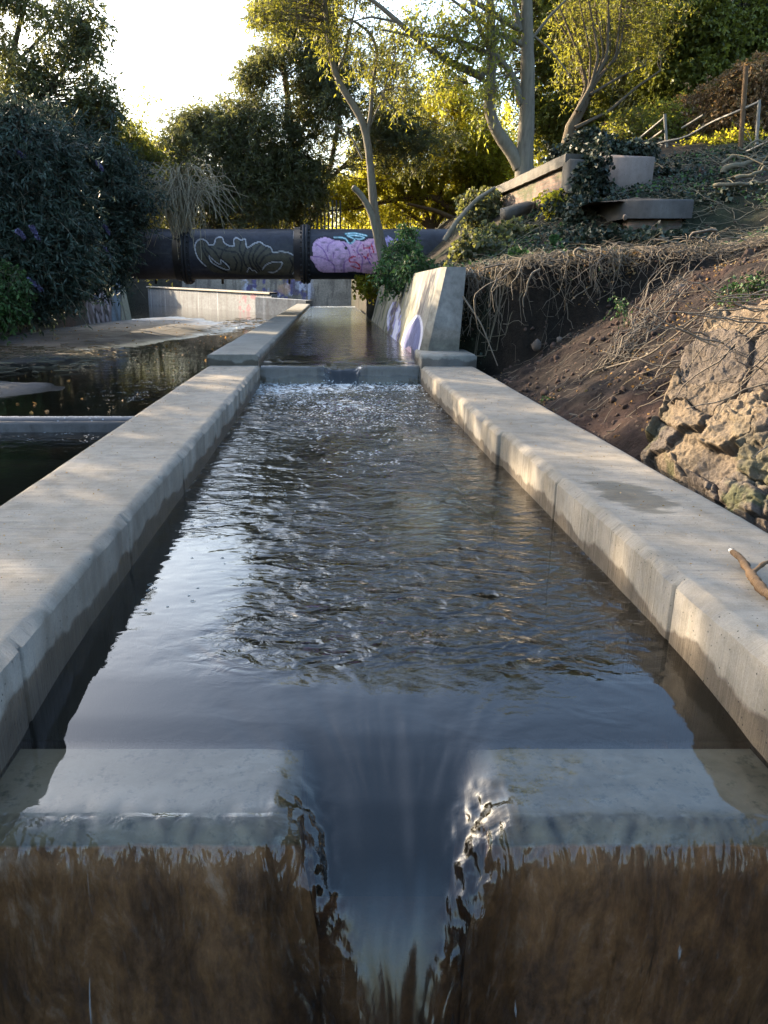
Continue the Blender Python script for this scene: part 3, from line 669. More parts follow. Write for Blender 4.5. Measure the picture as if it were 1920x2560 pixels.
        fo = fo+.28*smooth(4.4, 6, Yg)*smooth(7, 6, Yg)*smooth(.7, .1, np.abs(Xg-.2))
        fo = fo+men*.15
    else:
        rp = .22+.10*smooth(14, 20, Yg)+.2*smooth(30, 38, Yg)+np.where(fall > .3, -.12, 0)+0*Xg
        fo = .9*smooth(37, 40, Yg)+.55*smooth(yw-.09, yw-.06, -np.abs(Yg)+0*Xg)*0+.5*edge*fall+.45*smooth(z0-.23, z0-.29, Zg)*fall
    return P, wcol(P.shape[:2], cl, rp, fo)
P, C = channel_water(YW1-.05, YW0, 0.0, .95, -.66, 400, True)
mb = MB(); sheet(mb, P, False, C); o = mb.build('water', M['water'], None, True); o['kind'] = 'structure'
P, C = channel_water(41, YW1, ZUP, .33, 0, 500, False)
mb = MB(); sheet(mb, P, False, C); o = mb.build('water', M['water'], None, True); o['kind'] = 'structure'
# plunge pool
xs = np.linspace(XL-.1, XR+.1, 90); ys = np.linspace(-1.4, 1.74, 160); X, Y = np.meshgrid(xs, ys, indexing='ij')
Z = -.88+.03*fbm(X*6, Y*7, 77, 4)
mb = MB(); sheet(mb, np.stack([X, Y, Z], -1), True, wcol(X.shape, .3, .5, .75*smooth(1.2, 1.72, Y)*(.45+.55*np.exp(-((X-NC)/.3)**2)))); o = mb.build('water', M['water'], None, True); o['kind'] = 'structure'
# channel floors
mb = MB(); box(mb, (XL-.1, 2.2, -.9), (XR+.12, 11.3, -.62)); box(mb, (XL-.1, -1.6, -1.6), (XR+.12, 1.7, -1.2)); box(mb, (XL-.1, 11.4, -.6), (XR+.3, 41, -.22))
o = mb.build('channel_bed', M['mud']); o['kind'] = 'structure'
# bubbles drifting on the calm corner
mb = MB()
for _ in range(46):
    x = RNG.uniform(XL+.12, -.15); y = RNG.uniform(3.0, 5.2); r = RNG.uniform(.004, .011)
    th = np.linspace(0, 2*math.pi, 13); tubes(mb, np.stack([x+r*np.cos(th), y+r*np.sin(th), np.full(13, .0015)], 1), np.full(13, .0012), 4)
o = mb.build('bubbles', M['chalk'], None, True); tag(o, 'small round bubbles drifting on the calm left corner of the pool', 'bubbles', kind='stuff')

# ------------------------------------------------------------------ the pipe
PY, PZ, PR = 26.0, U(700, 636, 26)[2], .775
def big_pipe():
    root = empty('sewer_pipe', (-3, PY, PZ), 'huge black iron pipe across the channel with spray painted graffiti', 'pipe')
    x0, x1 = -12.5, 6.5; nx = 760; nt = 150
    xs = np.linspace(x0, x1, nx); th = np.linspace(0, 2*math.pi, nt)
    Xg, T = np.meshgrid(xs, th, indexing='ij'); rr = PR+.002*fbm(Xg*2, T*2, 3, 3)
    P = np.stack([Xg, PY-rr*np.cos(T), PZ+rr*np.sin(T)], -1)
    px, py = proj(P); u = (px-420)*1659/580; v = (py-540)*1659/580; front = np.cos(T) > .05
    n = fbm(Xg*2.2, T*2.2, 5, 4)
    col = np.ones(P.shape)*np.array([.026, .027, .038])*(1+1.2*n[..., None])
    col = paint(col, smooth(.05, .25, fbm(Xg*.8, T*5, 15, 4)), (.06, .058, .065), .7)
    out = curve([(270, 360), (215, 300), (192, 230), (205, 182), (240, 165), (275, 180), (295, 207), (330, 200), (340, 165), (365, 150), (390, 157), (402, 190), (440, 213), (472, 213), (470, 172), (490, 155), (522, 172), (552, 165), (562, 222), (585, 218), (620, 195), (660, 187), (690, 208), (735, 226), (752, 262), (800, 255), (860, 262), (905, 290), (925, 340), (915, 385), (890, 415)], 5)
    fill = inpoly(u, v, out+[(800, 425), (600, 425), (330, 405)]) & front
    col = paint(col, fill, (.066, .058, .042))
    blk = [[(290, 215), (335, 255), (385, 325), (450, 385)], [(350, 228), (420, 250), (488, 258)], [(560, 230), (538, 300), (560, 360), (600, 395)], [(600, 228), (578, 290), (598, 360), (640, 402)], [(660, 205), (620, 258), (608, 320), (652, 392)],
           [(705, 228), (650, 282), (632, 335), (672, 385)], [(752, 265), (690, 290), (655, 345)], [(470, 290), (492, 330), (480, 385)], [(240, 225), (280, 300), (340, 362), (420, 402)], [(520, 180), (512, 240), (540, 300)], [(440, 215), (400, 240), (380, 300), (440, 350)], [(500, 270), (530, 330), (520, 400)], [(870, 300), (890, 350), (870, 410)], [(250, 180), (262, 230), (300, 280)]]
    for b in blk: col = paint(col, (strokedist(u, v, curve(b, 5)) < 5.5) & front, (.010, .010, .012))
    for b, wd in ((out, 4.6), (curve([(292, 288), (312, 330), (370, 366), (430, 386), (434, 364), (400, 330), (376, 316), (380, 346), (345, 332), (294, 286)], 4), 3.8), (curve([(675, 386), (700, 350), (752, 330), (815, 330), (802, 370), (762, 402), (720, 402)], 4), 4.0),
                  (curve([(565, 402), (582, 370), (600, 388), (618, 388), (636, 406)], 4), 3.2), (curve([(900, 158), (900, 112), (938, 90)], 4), 3.6), ([(980, 336), (985, 384)], 3.6)):
        d = strokedist(u, v, b); col = paint(col, smooth(wd*2.6, wd*1.2, d)*front, (.006, .006, .008)); col = paint(col, smooth(wd*1.1, wd*.6, d)*front, (.44, .43, .46))
    pk = curve([(1030, 232), (1043, 188), (1080, 162), (1130, 152), (1182, 170), (1240, 180), (1282, 190), (1302, 206), (1340, 178), (1400, 180), (1440, 162), (1484, 166), (1505, 205), (1525, 300), (1500, 398), (1440, 412), (1380, 405), (1330, 400), (1270, 402), (1180, 406), (1100, 400), (1060, 370), (1042, 332), (1003, 292), (1036, 284), (1030, 232)], 4)
    dpk = strokedist(u, v, pk); inp = inpoly(u, v, pk) & front
    col = paint(col, smooth(13, 7, dpk)*front, (.012, .010, .016))
    pc = np.array([.60, .38, .60])*(1+.25*n[..., None]); pc = pc*(1-.0)+0
    wx = smooth(1200, 1500, u)[..., None]; pc = pc*(1-wx)+np.array([.66, .36, .50])*wx
    col = np.where(inp[..., None], pc, col)
    for b in ([(1140, 252), (1148, 205), (1190, 174)], [(1040, 290), (1105, 300), (1180, 342), (1192, 402)], [(1250, 190), (1290, 240), (1300, 300), (1262, 332), (1258, 402)], [(1185, 262), (1182, 300)], [(1060, 200), (1110, 240), (1150, 320)], [(1380, 190), (1350, 250), (1390, 300), (1380, 400)], [(1470, 180), (1440, 240), (1460, 300)]):
        col = paint(col, smooth(5, 2.2, strokedist(u, v, curve(b, 4)))*front, (.20, .07, .32), .85)
    for b in ([(1342, 290), (1302, 300), (1298, 325), (1338, 330), (1364, 345), (1370, 376), (1310, 357)], [(1402, 290), (1420, 302), (1432, 268)], [(1455, 200), (1470, 260)], [(1400, 230), (1445, 225)]):
        col = paint(col, (strokedist(u, v, curve(b, 4)) < 4.6) & front, (.50, .02, .05))
    col = paint(col, (strokedist(u, v, [(1420, 290), (1452, 352)]) < 3.5) & front, (.14, .05, .35))
    for k in range(26):
        a, b = RNG.uniform(1310, 1490), RNG.uniform(200, 330); col = paint(col, (np.hypot(u-a, v-b) < RNG.uniform(3, 6)) & inp, (.30, .04, .20))
    col = paint(col, (np.hypot(u-1272, v-230) < 12) & front, (.02, .02, .02))
    for b in ([(1190, 152), (1262, 158), (1290, 190), (1312, 194), (1334, 166), (1282, 140), (1352, 140), (1402, 154), (1372, 166), (1340, 160)], [(1270, 128), (1330, 122), (1420, 140)]):
        d = strokedist(u, v, curve(b, 4)); col = paint(col, smooth(9, 4, d)*front, (.06, .28, .34)); col = paint(col, (d < 3) & front, (.55, .72, .78))
    col = paint(col, inpoly(u, v, [(1545, 160), (1575, 140), (1610, 165), (1620, 215), (1595, 245), (1555, 220)]) & front, (.40, .32, .58), .9)
    for b in ([(1640, 165), (1635, 200), (1650, 230)], [(1660, 160), (1700, 175), (1690, 225)], [(1560, 240), (1600, 290)]): col = paint(col, (strokedist(u, v, b) < 5) & front, (.22, .16, .5))
    fade = smooth(.12, .3, fbm(Xg*5, T*7, 44, 5)); col = paint(col, fade, (.03, .03, .034), .55)
    mb = MB(); sheet(mb, P, True, np.maximum(col, .004)); under(root, mb, 'pipe', M['pipe'], True)
    for fx, R2 in ((U(470, 640, 26)[0], .15), (U(764, 640, 26)[0], .14), (U(-60, 640, 26)[0], .14)):
        mb = MB(); fl = [(-.36, PR+.004), (-.35, PR+.05), (-.10, PR+.06), (-.09, PR+R2), (-.02, PR+R2+.01), (-.015, PR+R2-.03), (.015, PR+R2-.03), (.02, PR+R2+.01), (.09, PR+R2), (.10, PR+.06), (.16, PR+.05), (.17, PR+.004)]
        th = np.linspace(0, 2*math.pi, 72); S = np.array([[(fx+a, PY-r*math.cos(t), PZ+r*math.sin(t)) for t in th] for a, r in fl])
        sheet(mb, S, True)
        for t in np.linspace(0, 2*math.pi, 30, endpoint=False):
            for s in (-1, 1):
                c0 = np.array([fx+s*.09, PY-(PR+.085)*math.cos(t), PZ+(PR+.085)*math.sin(t)])
                tubes(mb, np.stack([c0, c0+np.array([s*.06, 0, 0])]), np.array([.028, .028]), 6)
                mb.add(c0+np.array([s*.06, 0, 0])+np.array([[0, .028*math.cos(a), .028*math.sin(a)] for a in np.arange(6)*math.pi/3]), [[0, 1, 2, 3], [0, 3, 4, 5]])
        under(root, mb, 'flange', M['iron'], False)
big_pipe()

# ------------------------------------------------------------------ left retaining wall, far walls
def painted_wall(name, label, cat, A, B, zb, ztA, ztB, batter, fn, thick=.5, group=None, nu=260, nv=50, ends=True):
    A = np.array(A, float); B = np.array(B, float); t = np.linspace(0, 1, nu); s = np.linspace(0, 1, nv); Tg, S = np.meshgrid(t, s, indexing='ij')
    L = np.linalg.norm(B-A); dirv = (B-A)/L; nrm = np.array([dirv[1], -dirv[0]])     # face looks along nrm
    zt = ztA*(1-Tg)+ztB*Tg; Z = zb+(zt-zb)*S
    off = -batter*S+.012*fbm(Tg*L*1.5, Z*3, 7, 3)
    X = A[0]+(B[0]-A[0])*Tg+nrm[0]*off; Y = A[1]+(B[1]-A[1])*Tg+nrm[1]*off
    P = np.stack([X, Y, Z], -1); px, py = proj(P); col = fn(px, py, Tg*L, Z)
    mb = MB(); sheet(mb, P, False, col)
    back = P[:, -1]-np.array([nrm[0], nrm[1], 0])*thick; bb = back.copy(); bb[:, 2] = zb
    c2 = np.broadcast_to(col[:, -1:].mean(0, keepdims=True)*.9, (nu, 2, 3))
    sheet(mb, np.stack([P[:, -1], back], 1), False, c2*1.25); sheet(mb, np.stack([back, bb], 1), False, c2)
    for e, fl in ((0, True), (-1, False)):
        S4 = np.stack([P[e], np.linspace(0, 1, nv)[:, None]*(back[e]-bb[e])[None]+bb[e][None]], 0); sheet(mb, S4, fl, np.broadcast_to(col[e][None]*.95, (2, nv, 3)))
    o = mb.build(name, M['conc_paint']); return tag(o, label, cat, group)
def leftpaint(px, py, l, z):
    x = px/SS; n = fbm(l*.6, z*1.2, 5, 4); st = fbm(l*3, z*.6, 15, 4)
    col = np.ones(px.shape+(3,))*np.array([.075, .068, .058])*(1+.9*n[..., None])
    col = paint(col, smooth(110, 135, x)*smooth(195, 180, x)*smooth(-.25, .1, n), (.135, .055, .042), .85)
    col = paint(col, smooth(-.0, .12, st)*smooth(100, 130, x)*smooth(190, 175, x), (.12, .10, .085), .5)
    g = smooth(183, 190, x)*smooth(243, 238, x); col = paint(col, g, (.22, .18, .21))
    col = paint(col, g*smooth(.02, .08, fbm(l*2.6, z*3.5, 25, 3)), (.015, .012, .02)); col = paint(col, g*smooth(.06, .12, fbm(l*3.6, z*1.5, 35, 3)), (.42, .40, .48))
    col = paint(col, smooth(240, 243, x)*smooth(262, 258, x), (.16, .24, .33)); col = paint(col, smooth(260, 264, x), (.30, .31, .24))
    col = paint(col, smooth(.08, .2, st), (.05, .045, .035), .6)
    return col
painted_wall('retaining_wall', 'stained battered bank wall with red and blue paint under the hanging bushes', 'retaining wall', (-9.8, 4.0), (-9.1, 36.3), -.6, 1.75, 1.72, .35, leftpaint, .5, nu=420, nv=60)
def farpaint(px, py, l, z):
    n = fbm(l*1.2, z*2, 45, 4); col = np.ones(px.shape+(3,))*np.array([.24, .215, .18])*(1+.8*n[..., None])
    b = smooth(600, 615, px)*smooth(790, 770, px); col = paint(col, b*smooth(.0, .08, fbm(l*1.3, z*1.6, 55, 3)), (.42, .44, .55)); col = paint(col, b*smooth(.05, .1, fbm(l*2.0, z*2.4, 65, 3)), (.10, .09, .2))
    col = paint(col, smooth(690, 700, px)*smooth(760, 745, px)*smooth(.02, .15, fbm(l*.8, z*1, 75, 3)), (.45, .28, .18), .7)
    col = paint(col, smooth(-.0, .15, fbm(l*5, z*.5, 85, 3)), (.09, .08, .07), .6)
    return col
painted_wall('graffiti_wall', 'far bank wall covered in faded white and orange graffiti', 'retaining wall', (-12.4, 66), (4.0, 58), -.6, 2.15, 1.95, .25, farpaint, .5)
def lowpaint(px, py, l, z):
    n = fbm(l*1.0, z*2, 95, 4); col = np.ones(px.shape+(3,))*np.array([.22, .235, .25])*(1+.5*n[..., None])
    k = np.abs(((l+1.0) % 3.4)-1.7); col = paint(col, smooth(.11, .04, k), (.42, .44, .46), .8)
    col = paint(col, smooth(590, 600, px)*smooth(645, 635, px)*smooth(.04, .1, fbm(l*2.2, z*3, 97, 3)), (.35, .08, .13), .7)
    col = paint(col, smooth(-.0, .2, fbm(l*4, z*.6, 98, 3)), (.13, .13, .13), .5)
    return col
painted_wall('low_wall', 'pale grey low panelled wall curving away behind the mud flat', 'concrete wall', (-14.6, 63.5), (-3.3, 44.5), -.6, 1.18, .86, .03, lowpaint, .35)
painted_wall('low_wall', 'short low grey wall joining the far end of the channel wall', 'concrete wall', (-4.1, 43.3), (-1.25, 40.6), -.6, .72, .60, .03, lowpaint, .5, nu=80)
mb = MB()
for (A, B, z0_, z1_) in (((-14.6, 63.5), (-3.3, 44.5), 1.18, .86),):
    A = np.array(A); B = np.array(B); t = np.linspace(0, 1, 30)[:, None]; d = (B-A)/np.linalg.norm(B-A); nr = np.array([d[1], -d[0]])
    c = A+(B-A)*t; z = (z0_+(z1_-z0_)*t)
    rows = [np.concatenate([c+nr*a, z+b], 1) for a, b in ((.10, .004), (.10, .10), (-.42, .10), (-.42, .004))]
    sheet(mb, np.stack(rows, 1), False)
o = mb.build('wall_coping', M['conc']); tag(o, 'thin pale coping strip along the top of the low panelled wall', 'coping')

# ------------------------------------------------------------------ trees and shrubs
def ell(c, r, n, shell=.35, seed=0, holes=.0):
    c = np.array(c, float); r = np.array(r, float); out = []
    while len(out) < n:
        d = unit(RNG.normal(0, 1, (n*2, 3))); q = (RNG.uniform(shell**3, 1, (n*2, 1)))**(1/3)
        wob = 1+.5*fbm(d[:, 0]*2+seed, d[:, 1]*2+d[:, 2]*1.7, seed+int(c[0]*7) % 50, 3)[:, None]
        p = c+d*q*r*wob
        if holes > 0: p = p[(fbm(p[:, 0]*.8+p[:, 1]*.3, p[:, 2]*.8+p[:, 1]*.2, seed+5, 3)+.5) > holes]
        out.extend(p.tolist())
    return np.array(out[:n])
def twigs(mb, root_pts, ends, r0=.02, sag=.1, k=4, n=6, jit=.06):
    A = root_pts; B = ends; L = np.linalg.norm(B-A, axis=1)[:, None]
    t = np.linspace(0, 1, n)[None, :, None]; mid = (A+B)/2+RNG.normal(0, 1, A.shape)*L*.12+np.array([0, 0, 1])*L*sag
    P = A[:, None]*(1-t)**2+2*mid[:, None]*t*(1-t)+B[:, None]*t**2+RNG.normal(0, 1, (len(A), n, 3))*(L*jit*.35)[:, None]*np.sin(np.pi*t)
    rr = (r0*(.35+.25*L))*np.linspace(1, .22, n)[None]
    tubes(mb, P, rr, k); return P
def sprays(bm, lm, C, nsub, sublen, nl, L, W, droop=.3, rad=.004, updir=None, spread=1.0):
    """at every cluster centre: nsub little shoots with nl leaves each"""
    M_ = len(C); base = np.repeat(C, nsub, 0)+RNG.normal(0, .05, (M_*nsub, 3))
    d = unit(RNG.normal(0, 1, (M_*nsub, 3))*spread+(np.array(updir) if updir is not None else 0)); ln = sublen*RNG.uniform(.5, 1.25, (M_*nsub, 1))
    tip = base+d*ln-np.array([0, 0, 1])*droop*ln
    n = 4; t = np.linspace(0, 1, n)[None, :, None]; mid = base+d*ln*.55
    P = base[:, None]*(1-t)**2+2*mid[:, None]*t*(1-t)+tip[:, None]*t**2
    if bm is not None: tubes(bm, P, np.full((len(P), n), 1.0)*np.linspace(rad, rad*.4, n), 3)
    tt = RNG.uniform(.12, 1.0, (len(P), nl, 1)); b0 = base[:, None]; m0 = mid[:, None]; e0 = tip[:, None]
    pos = b0*(1-tt)**2+2*m0*tt*(1-tt)+e0*tt**2; tan = unit(2*(1-tt)*(m0-b0)+2*tt*(e0-m0))
    dr = unit(tan*.6+RNG.normal(0, .62, pos.shape)-np.array([0, 0, 1])*droop*.9)
    q = RNG.uniform(.65, 1.2, pos.shape[0]*nl)
    leaves(lm, pos.reshape(-1, 3), dr.reshape(-1, 3), L*q, W*q)
def plant(name, label, cat, loc, trunks, blobs, leaf, bark, L=.1, W=.03, nsub=6, sublen=.45, nl=9, droop=.3, tw=.02, sag=.1, group=None, holes=0, shell=.35, spread=1.0, updir=None, minr=0, extra_twigs=0, nside=10, seed=0):
    """trunks: list of (points, r0, r1); blobs: list of (centre, radii, clusters)"""
    root = empty(name, loc, label, cat, group); tm = MB(); sk = []
    for i, (pts, r0, r1) in enumerate(trunks):
        P = bark_tube(tm, pts, r0, r1, 28, nside if r0 > .06 else 6, seed=i+seed); sk.append(P)
    under(root, tm, 'trunk', M[bark], True)
    S = np.concatenate(sk); lm = MB(); bm = MB()
    if blobs:
        C = np.concatenate([ell(c, r, n, shell, seed+i, holes) for i, (c, r, n) in enumerate(blobs)])
        # connect each cluster with the nearest lower skeleton point
        for a in range(0, len(C), 400):
            c = C[a:a+400]; dd = np.linalg.norm(c[:, None]-S[None], axis=2)+np.maximum(S[None, :, 2]-c[:, None, 2], 0)*1.5
            twigs(bm, S[dd.argmin(1)], c, tw, sag)
        if extra_twigs:
            k = RNG.integers(0, len(C), extra_twigs); k2 = RNG.integers(0, len(C), extra_twigs)
            twigs(bm, C[k], C[k]*.6+C[k2]*.4, tw*.5, sag)
        sprays(bm, lm, C, nsub, sublen, nl, L, W, droop, spread=spread, updir=updir)
        under(root, lm, 'crown', M[leaf])
        under(root, bm, 'twigs', M[bark])
    return root
def Dz(x, y, Y, dz=0): p = D(x, y, Y); p[2] += dz; return p
def gz(x, y): return float(ground_z(x, y))

def Dz(x, y, Y, dz=0): p = D(x, y, Y); p[2] += dz; return p
def gz(x, y): return float(ground_z(x, y))
def B(x, y, Y, rx, ry, n, ry_=None):     # a foliage mass: centre by photo position and distance, size in photo pixels at that distance
    k = Y/1642.0; return (tuple(D(x, y, Y)), (rx*k, ry_ or min(rx, ry)*k*.9, ry*k), n)
def branchpts(Y, *pp): return [D(x, y, Y) for x, y in pp]

# --- left bank: butterfly bushes hanging over the stained wall
def bush_flowers(root, pts):
    for p in pts:
        mb = MB(); n = 60; d = unit(np.array([RNG.uniform(.2, .8), RNG.uniform(-.5, 0), RNG.uniform(-.9, .1)])); L_ = RNG.uniform(.2, .3)
        t = np.sort(RNG.uniform(0, 1, n)); c = np.asarray(p)+d*t[:, None]*L_+np.array([0, 0, -1])*(t**2)[:, None]*.12
        rad = .055*(1-t*.75); off = unit(RNG.normal(0, 1, (n, 3)))
        for k in range(3): leaves(mb, c+off*rad[:, None]*.5, unit(off+RNG.normal(0, .4, (n, 3))), .045, .04, .3)
        under(root, mb, 'flower_spike', M['flower'])
b1 = plant('butterfly_bush', 'large dark leafy bush with drooping lilac flower spikes at the left edge', 'bush', (-10.2, 18.5, 1.7),
      [([(-10.2, 18.5, 1.6), (-9.6, 18.4, 2.8), (-8.6, 18.2, 4.2), (-8, 18, 5.0)], .07, .02), ([(-10.2, 18.8, 1.6), (-9.4, 19, 2.4), (-8, 19, 2.7), (-7, 19, 2.2)], .06, .015)],
      [B(40, 400, 18, 120, 130, 420), B(60, 540, 17.6, 110, 110, 420), B(-90, 420, 18, 110, 180, 200), B(10, 330, 18.4, 120, 60, 170), B(20, 620, 17.4, 80, 40, 130), B(50, 380, 18, 160, 160, 90), B(70, 540, 17.6, 135, 130, 80), B(110, 330, 18.2, 60, 50, 30)], 'leaf_bud', 'bark_dark', .17, .042, 7, .5, 10, .35, seed=3, shell=.5)
bush_flowers(b1, [D(x, y, Y) for x, y, Y in ((68, 490, 16.2), (52, 300, 17.3), (28, 328, 17), (62, 605, 16.3), (38, 500, 16.2))])
b2 = plant('butterfly_bush', 'dark leafy bush with a few lilac spikes hanging over the purple painted wall end', 'bush', (-9.9, 23.5, 1.7),
      [([(-9.9, 23.5, 1.6), (-9, 23.2, 2.8), (-8, 23, 4.0), (-7.4, 23, 4.8)], .07, .02), ([(-9.7, 24, 1.6), (-8.6, 24, 2.4), (-7.4, 23.8, 2.6), (-6.9, 23.6, 2.1)], .05, .015)],
      [B(170, 400, 23, 100, 110, 420), B(190, 510, 22.6, 75, 90, 300), B(130, 570, 22, 90, 45, 170), B(245, 430, 23.6, 60, 90, 160), B(180, 400, 23, 130, 140, 90), B(200, 520, 22.6, 95, 115, 60)], 'leaf_bud', 'bark_dark', .16, .042, 7, .45, 10, .35, seed=5, shell=.5)
bush_flowers(b2, [D(x, y, Y) for x, y, Y in ((175, 525, 20.9), (225, 487, 21.6), (226, 535, 21.6), (208, 350, 21.2), (200, 640, 21.0))])
def shoots(root, blobs, L=.16):
    bm = MB(); lm = MB(); C = np.concatenate([ell(c, r, n, .97) for c, r, n in blobs])
    sprays(bm, lm, C, 2, 1.0, 20, L, .035, .28, .007, updir=(.7, -.2, .45)); under(root, bm, 'shoots', M['bramble']); under(root, lm, 'shoot_leaves', M['leaf_bud'])
shoots(b1, [B(40, 400, 18, 115, 120, 70), B(60, 540, 17.6, 105, 100, 50)])
shoots(b2, [B(170, 400, 23, 100, 105, 70), B(190, 510, 22.6, 75, 85, 40), B(240, 430, 23.6, 60, 80, 40)])
plant('ivy_curtain', 'low green creeper spilling over the wall top at the far left edge', 'creeper', (-10, 15.5, 1.7), [([(-10.2, 16.5, 1.7), (-9.5, 15.4, 2.0), (-8.6, 14.6, 1.2)], .03, .01), ([(-10.2, 16.5, 1.7), (-9.4, 16.5, 2.0), (-8.7, 16.5, 1.2)], .03, .01)],
      [B(-10, 630, 16, 60, 60, 120)], 'leaf_green', 'bark_dark', .11, .05, 6, .35, 8, .6, seed=8)
# --- left bank trees
plant('ash_tree', 'tall tree in the upper left corner with airy dark leaves against the white sky', 'tree', (-10.6, 25, 2.1),
      [([D(-20, 600, 25), D(0, 330, 25), D(20, 150, 25), D(50, 20, 25), D(70, -40, 25)], .18, .05), ([D(5, 300, 25), D(80, 220, 24.6), D(150, 130, 24.4), D(180, 30, 24)], .08, .02), ([D(0, 260, 25), D(-60, 100, 24.6), D(-90, 0, 24.2)], .10, .02), ([D(20, 150, 25), D(110, 60, 25), D(160, -60, 25)], .06, .015)],
      [B(80, 90, 24.4, 110, 90, 130), B(180, 150, 24, 50, 60, 30), B(170, 45, 24, 60, 50, 36), B(60, 240, 24.4, 130, 80, 250), B(195, 240, 24.4, 60, 45, 90), B(-70, 60, 24.6, 90, 110, 120), B(60, -20, 24.4, 90, 30, 40), B(0, 330, 24.6, 120, 60, 200)], 'leaf_dark', 'bark_dark', .14, .05, 6, .55, 9, .3, holes=.47, seed=11)
plant('sycamore_tree', 'mid green dense tree low behind the butterfly bushes on the left', 'tree', (-9.9, 27.5, 1.8),
      [([(-9.9, 27.5, 1.6), (-9.2, 27.5, 4), (-8.8, 27.5, 6)], .14, .04), ([(-9.5, 27.5, 3), (-8.0, 27.3, 4.6), (-7.2, 27, 5.2)], .07, .02)],
      [B(170, 300, 27, 80, 60, 190), B(270, 345, 27.5, 80, 45, 190), B(250, 430, 27, 120, 70, 260), B(270, 300, 27, 40, 40, 40)], 'leaf_mid', 'bark_dark', .13, .05, 6, .5, 9, .3, seed=13)
plant('leaning_sapling', 'thin wispy sapling with sparse leaves leaning out into the white sky gap', 'tree', (-8.9, 30, 1.6),
      [([(-8.9, 30, 1.4), D(260, 360, 30), D(300, 270, 30), D(325, 215, 30)], .06, .012)], [B(312, 240, 30, 30, 45, 16), B(300, 300, 30, 40, 30, 26)], 'leaf_lime', 'bark_dark', .12, .045, 5, .45, 7, .25, seed=15)
for i, (x, y, h, lab) in enumerate(((-13.2, 1.5, 8.6, 'broad dark tree out of view on the near left bank'), (-13.0, 8.2, 8.2, 'dark leafy tree out of view beside the near left bank wall'), (-13.5, 14.4, 8.6, 'tall dark tree behind the left butterfly bush'), (-14.0, 20.5, 9.4, 'tall dark tree between the butterfly bush and the airy corner tree'))):
    plant('bank_tree', lab, 'tree', (x, y, 2.3), [([(x, y, 2.2), (x+.1, y, 4.5), (x+.3, y+.1, h-.5)], .2, .05), ([(x, y, 3.6), (x+1.2, y+.4, 5.6), (x+2, y+.6, 7)], .09, .02), ([(x, y, 3.6), (x-1, y-.8, 5.6), (x-1.6, y-1.4, 7)], .09, .02)],
          [((x+.3, y, h-2.2), (2.6, 2.6, 1.7), 75), ((x+.9, y+1, 4.9), (2.2, 2.2, 1.7), 65), ((x, y-1.0, 4.0), (2.3, 2.2, 1.5), 90)], 'leaf_dark', 'bark_dark', .20, .10, 6, .6, 9, .3, holes=.44, group='trees along the left bank', seed=20+i)
# --- centre mass behind the pipe
plant('buddleia_thicket', 'dark thicket of arching shrubs left of centre above the black pipe', 'shrub', (-6.5, 30, 1.0),
      [(branchpts(30, (400, 560), (420, 420), (440, 300)), .09, .02), (branchpts(30, (420, 560), (480, 420), (500, 290)), .08, .02), (branchpts(30, (400, 560), (350, 440), (340, 350)), .07, .02)],
      [B(430, 360, 30, 100, 110, 420), B(500, 270, 30, 70, 50, 130), B(400, 270, 30, 40, 35, 60), B(350, 400, 29.6, 80, 90, 240), B(540, 420, 30, 90, 80, 260), ((-6.8, 30.5, 2.7), (3.0, 1.0, .7), 190), ((-2.2, 31, 2.7), (2.4, 1.0, .7), 130)], 'leaf_dark', 'dry', .15, .04, 7, .5, 8, .3, seed=31, shell=.2, extra_twigs=350)  # last two masses added behind the pipe to darken the side channel reflection
plant('willow_tree', 'big dark willow left of the slim pale trunk, its top against the sky', 'tree', (-3.6, 31, 1.8),
      [(branchpts(31, (650, 540), (640, 380), (620, 200), (600, 60), (610, -80)), .2, .04), (branchpts(31, (655, 520), (710, 380), (735, 250), (725, 100), (730, -60)), .13, .03), (branchpts(31, (640, 420), (560, 320), (520, 200)), .09, .02), (branchpts(31, (700, 400), (800, 300), (850, 160)), .08, .02)],
      [B(620, 190, 30, 95, 95, 220), B(560, 300, 30, 90, 90, 210), B(530, 150, 30, 30, 30, 14), B(700, 110, 30, 80, 90, 160), B(640, 30, 30, 90, 55, 150), B(720, 260, 30, 90, 100, 150), B(620, 390, 30, 90, 70, 240), B(720, -60, 30, 110, 60, 110), B(830, 180, 30.4, 100, 110, 130), B(880, 300, 30.4, 90, 70, 120), B(560, 10, 30, 30, 22, 30)], 'leaf_dark', 'bark_dark', .16, .04, 7, .5, 10, .35, holes=.40, seed=33, shell=.15, extra_twigs=200)
plant('golden_willow', 'golden green willow glowing with sun right behind the slim pale trunk', 'tree', (2.6, 34, 1.8),
      [(branchpts(34, (930, 500), (900, 400), (850, 300), (820, 200)), .15, .03), (branchpts(34, (930, 500), (960, 380), (990, 280), (1010, 180)), .13, .03), (branchpts(34, (940, 490), (1000, 400), (1060, 330)), .10, .02), (branchpts(34, (925, 490), (830, 420), (760, 350)), .10, .02), (branchpts(33.5, (1000, 470), (940, 425), (860, 430), (740, 455)), .15, .05), (branchpts(33, (1000, 480), (940, 455), (880, 440)), .12, .05)],
      [B(880, 340, 34, 120, 80, 330), B(1000, 300, 34, 90, 90, 300), B(820, 420, 34, 110, 60, 190), B(980, 410, 34, 110, 50, 200), B(1060, 370, 34, 70, 80, 240), B(930, 220, 34, 90, 70, 130)], 'leaf_gold', 'bark_warm', .16, .04, 7, .5, 9, .4, holes=.30, extra_twigs=260, seed=35, shell=.1)
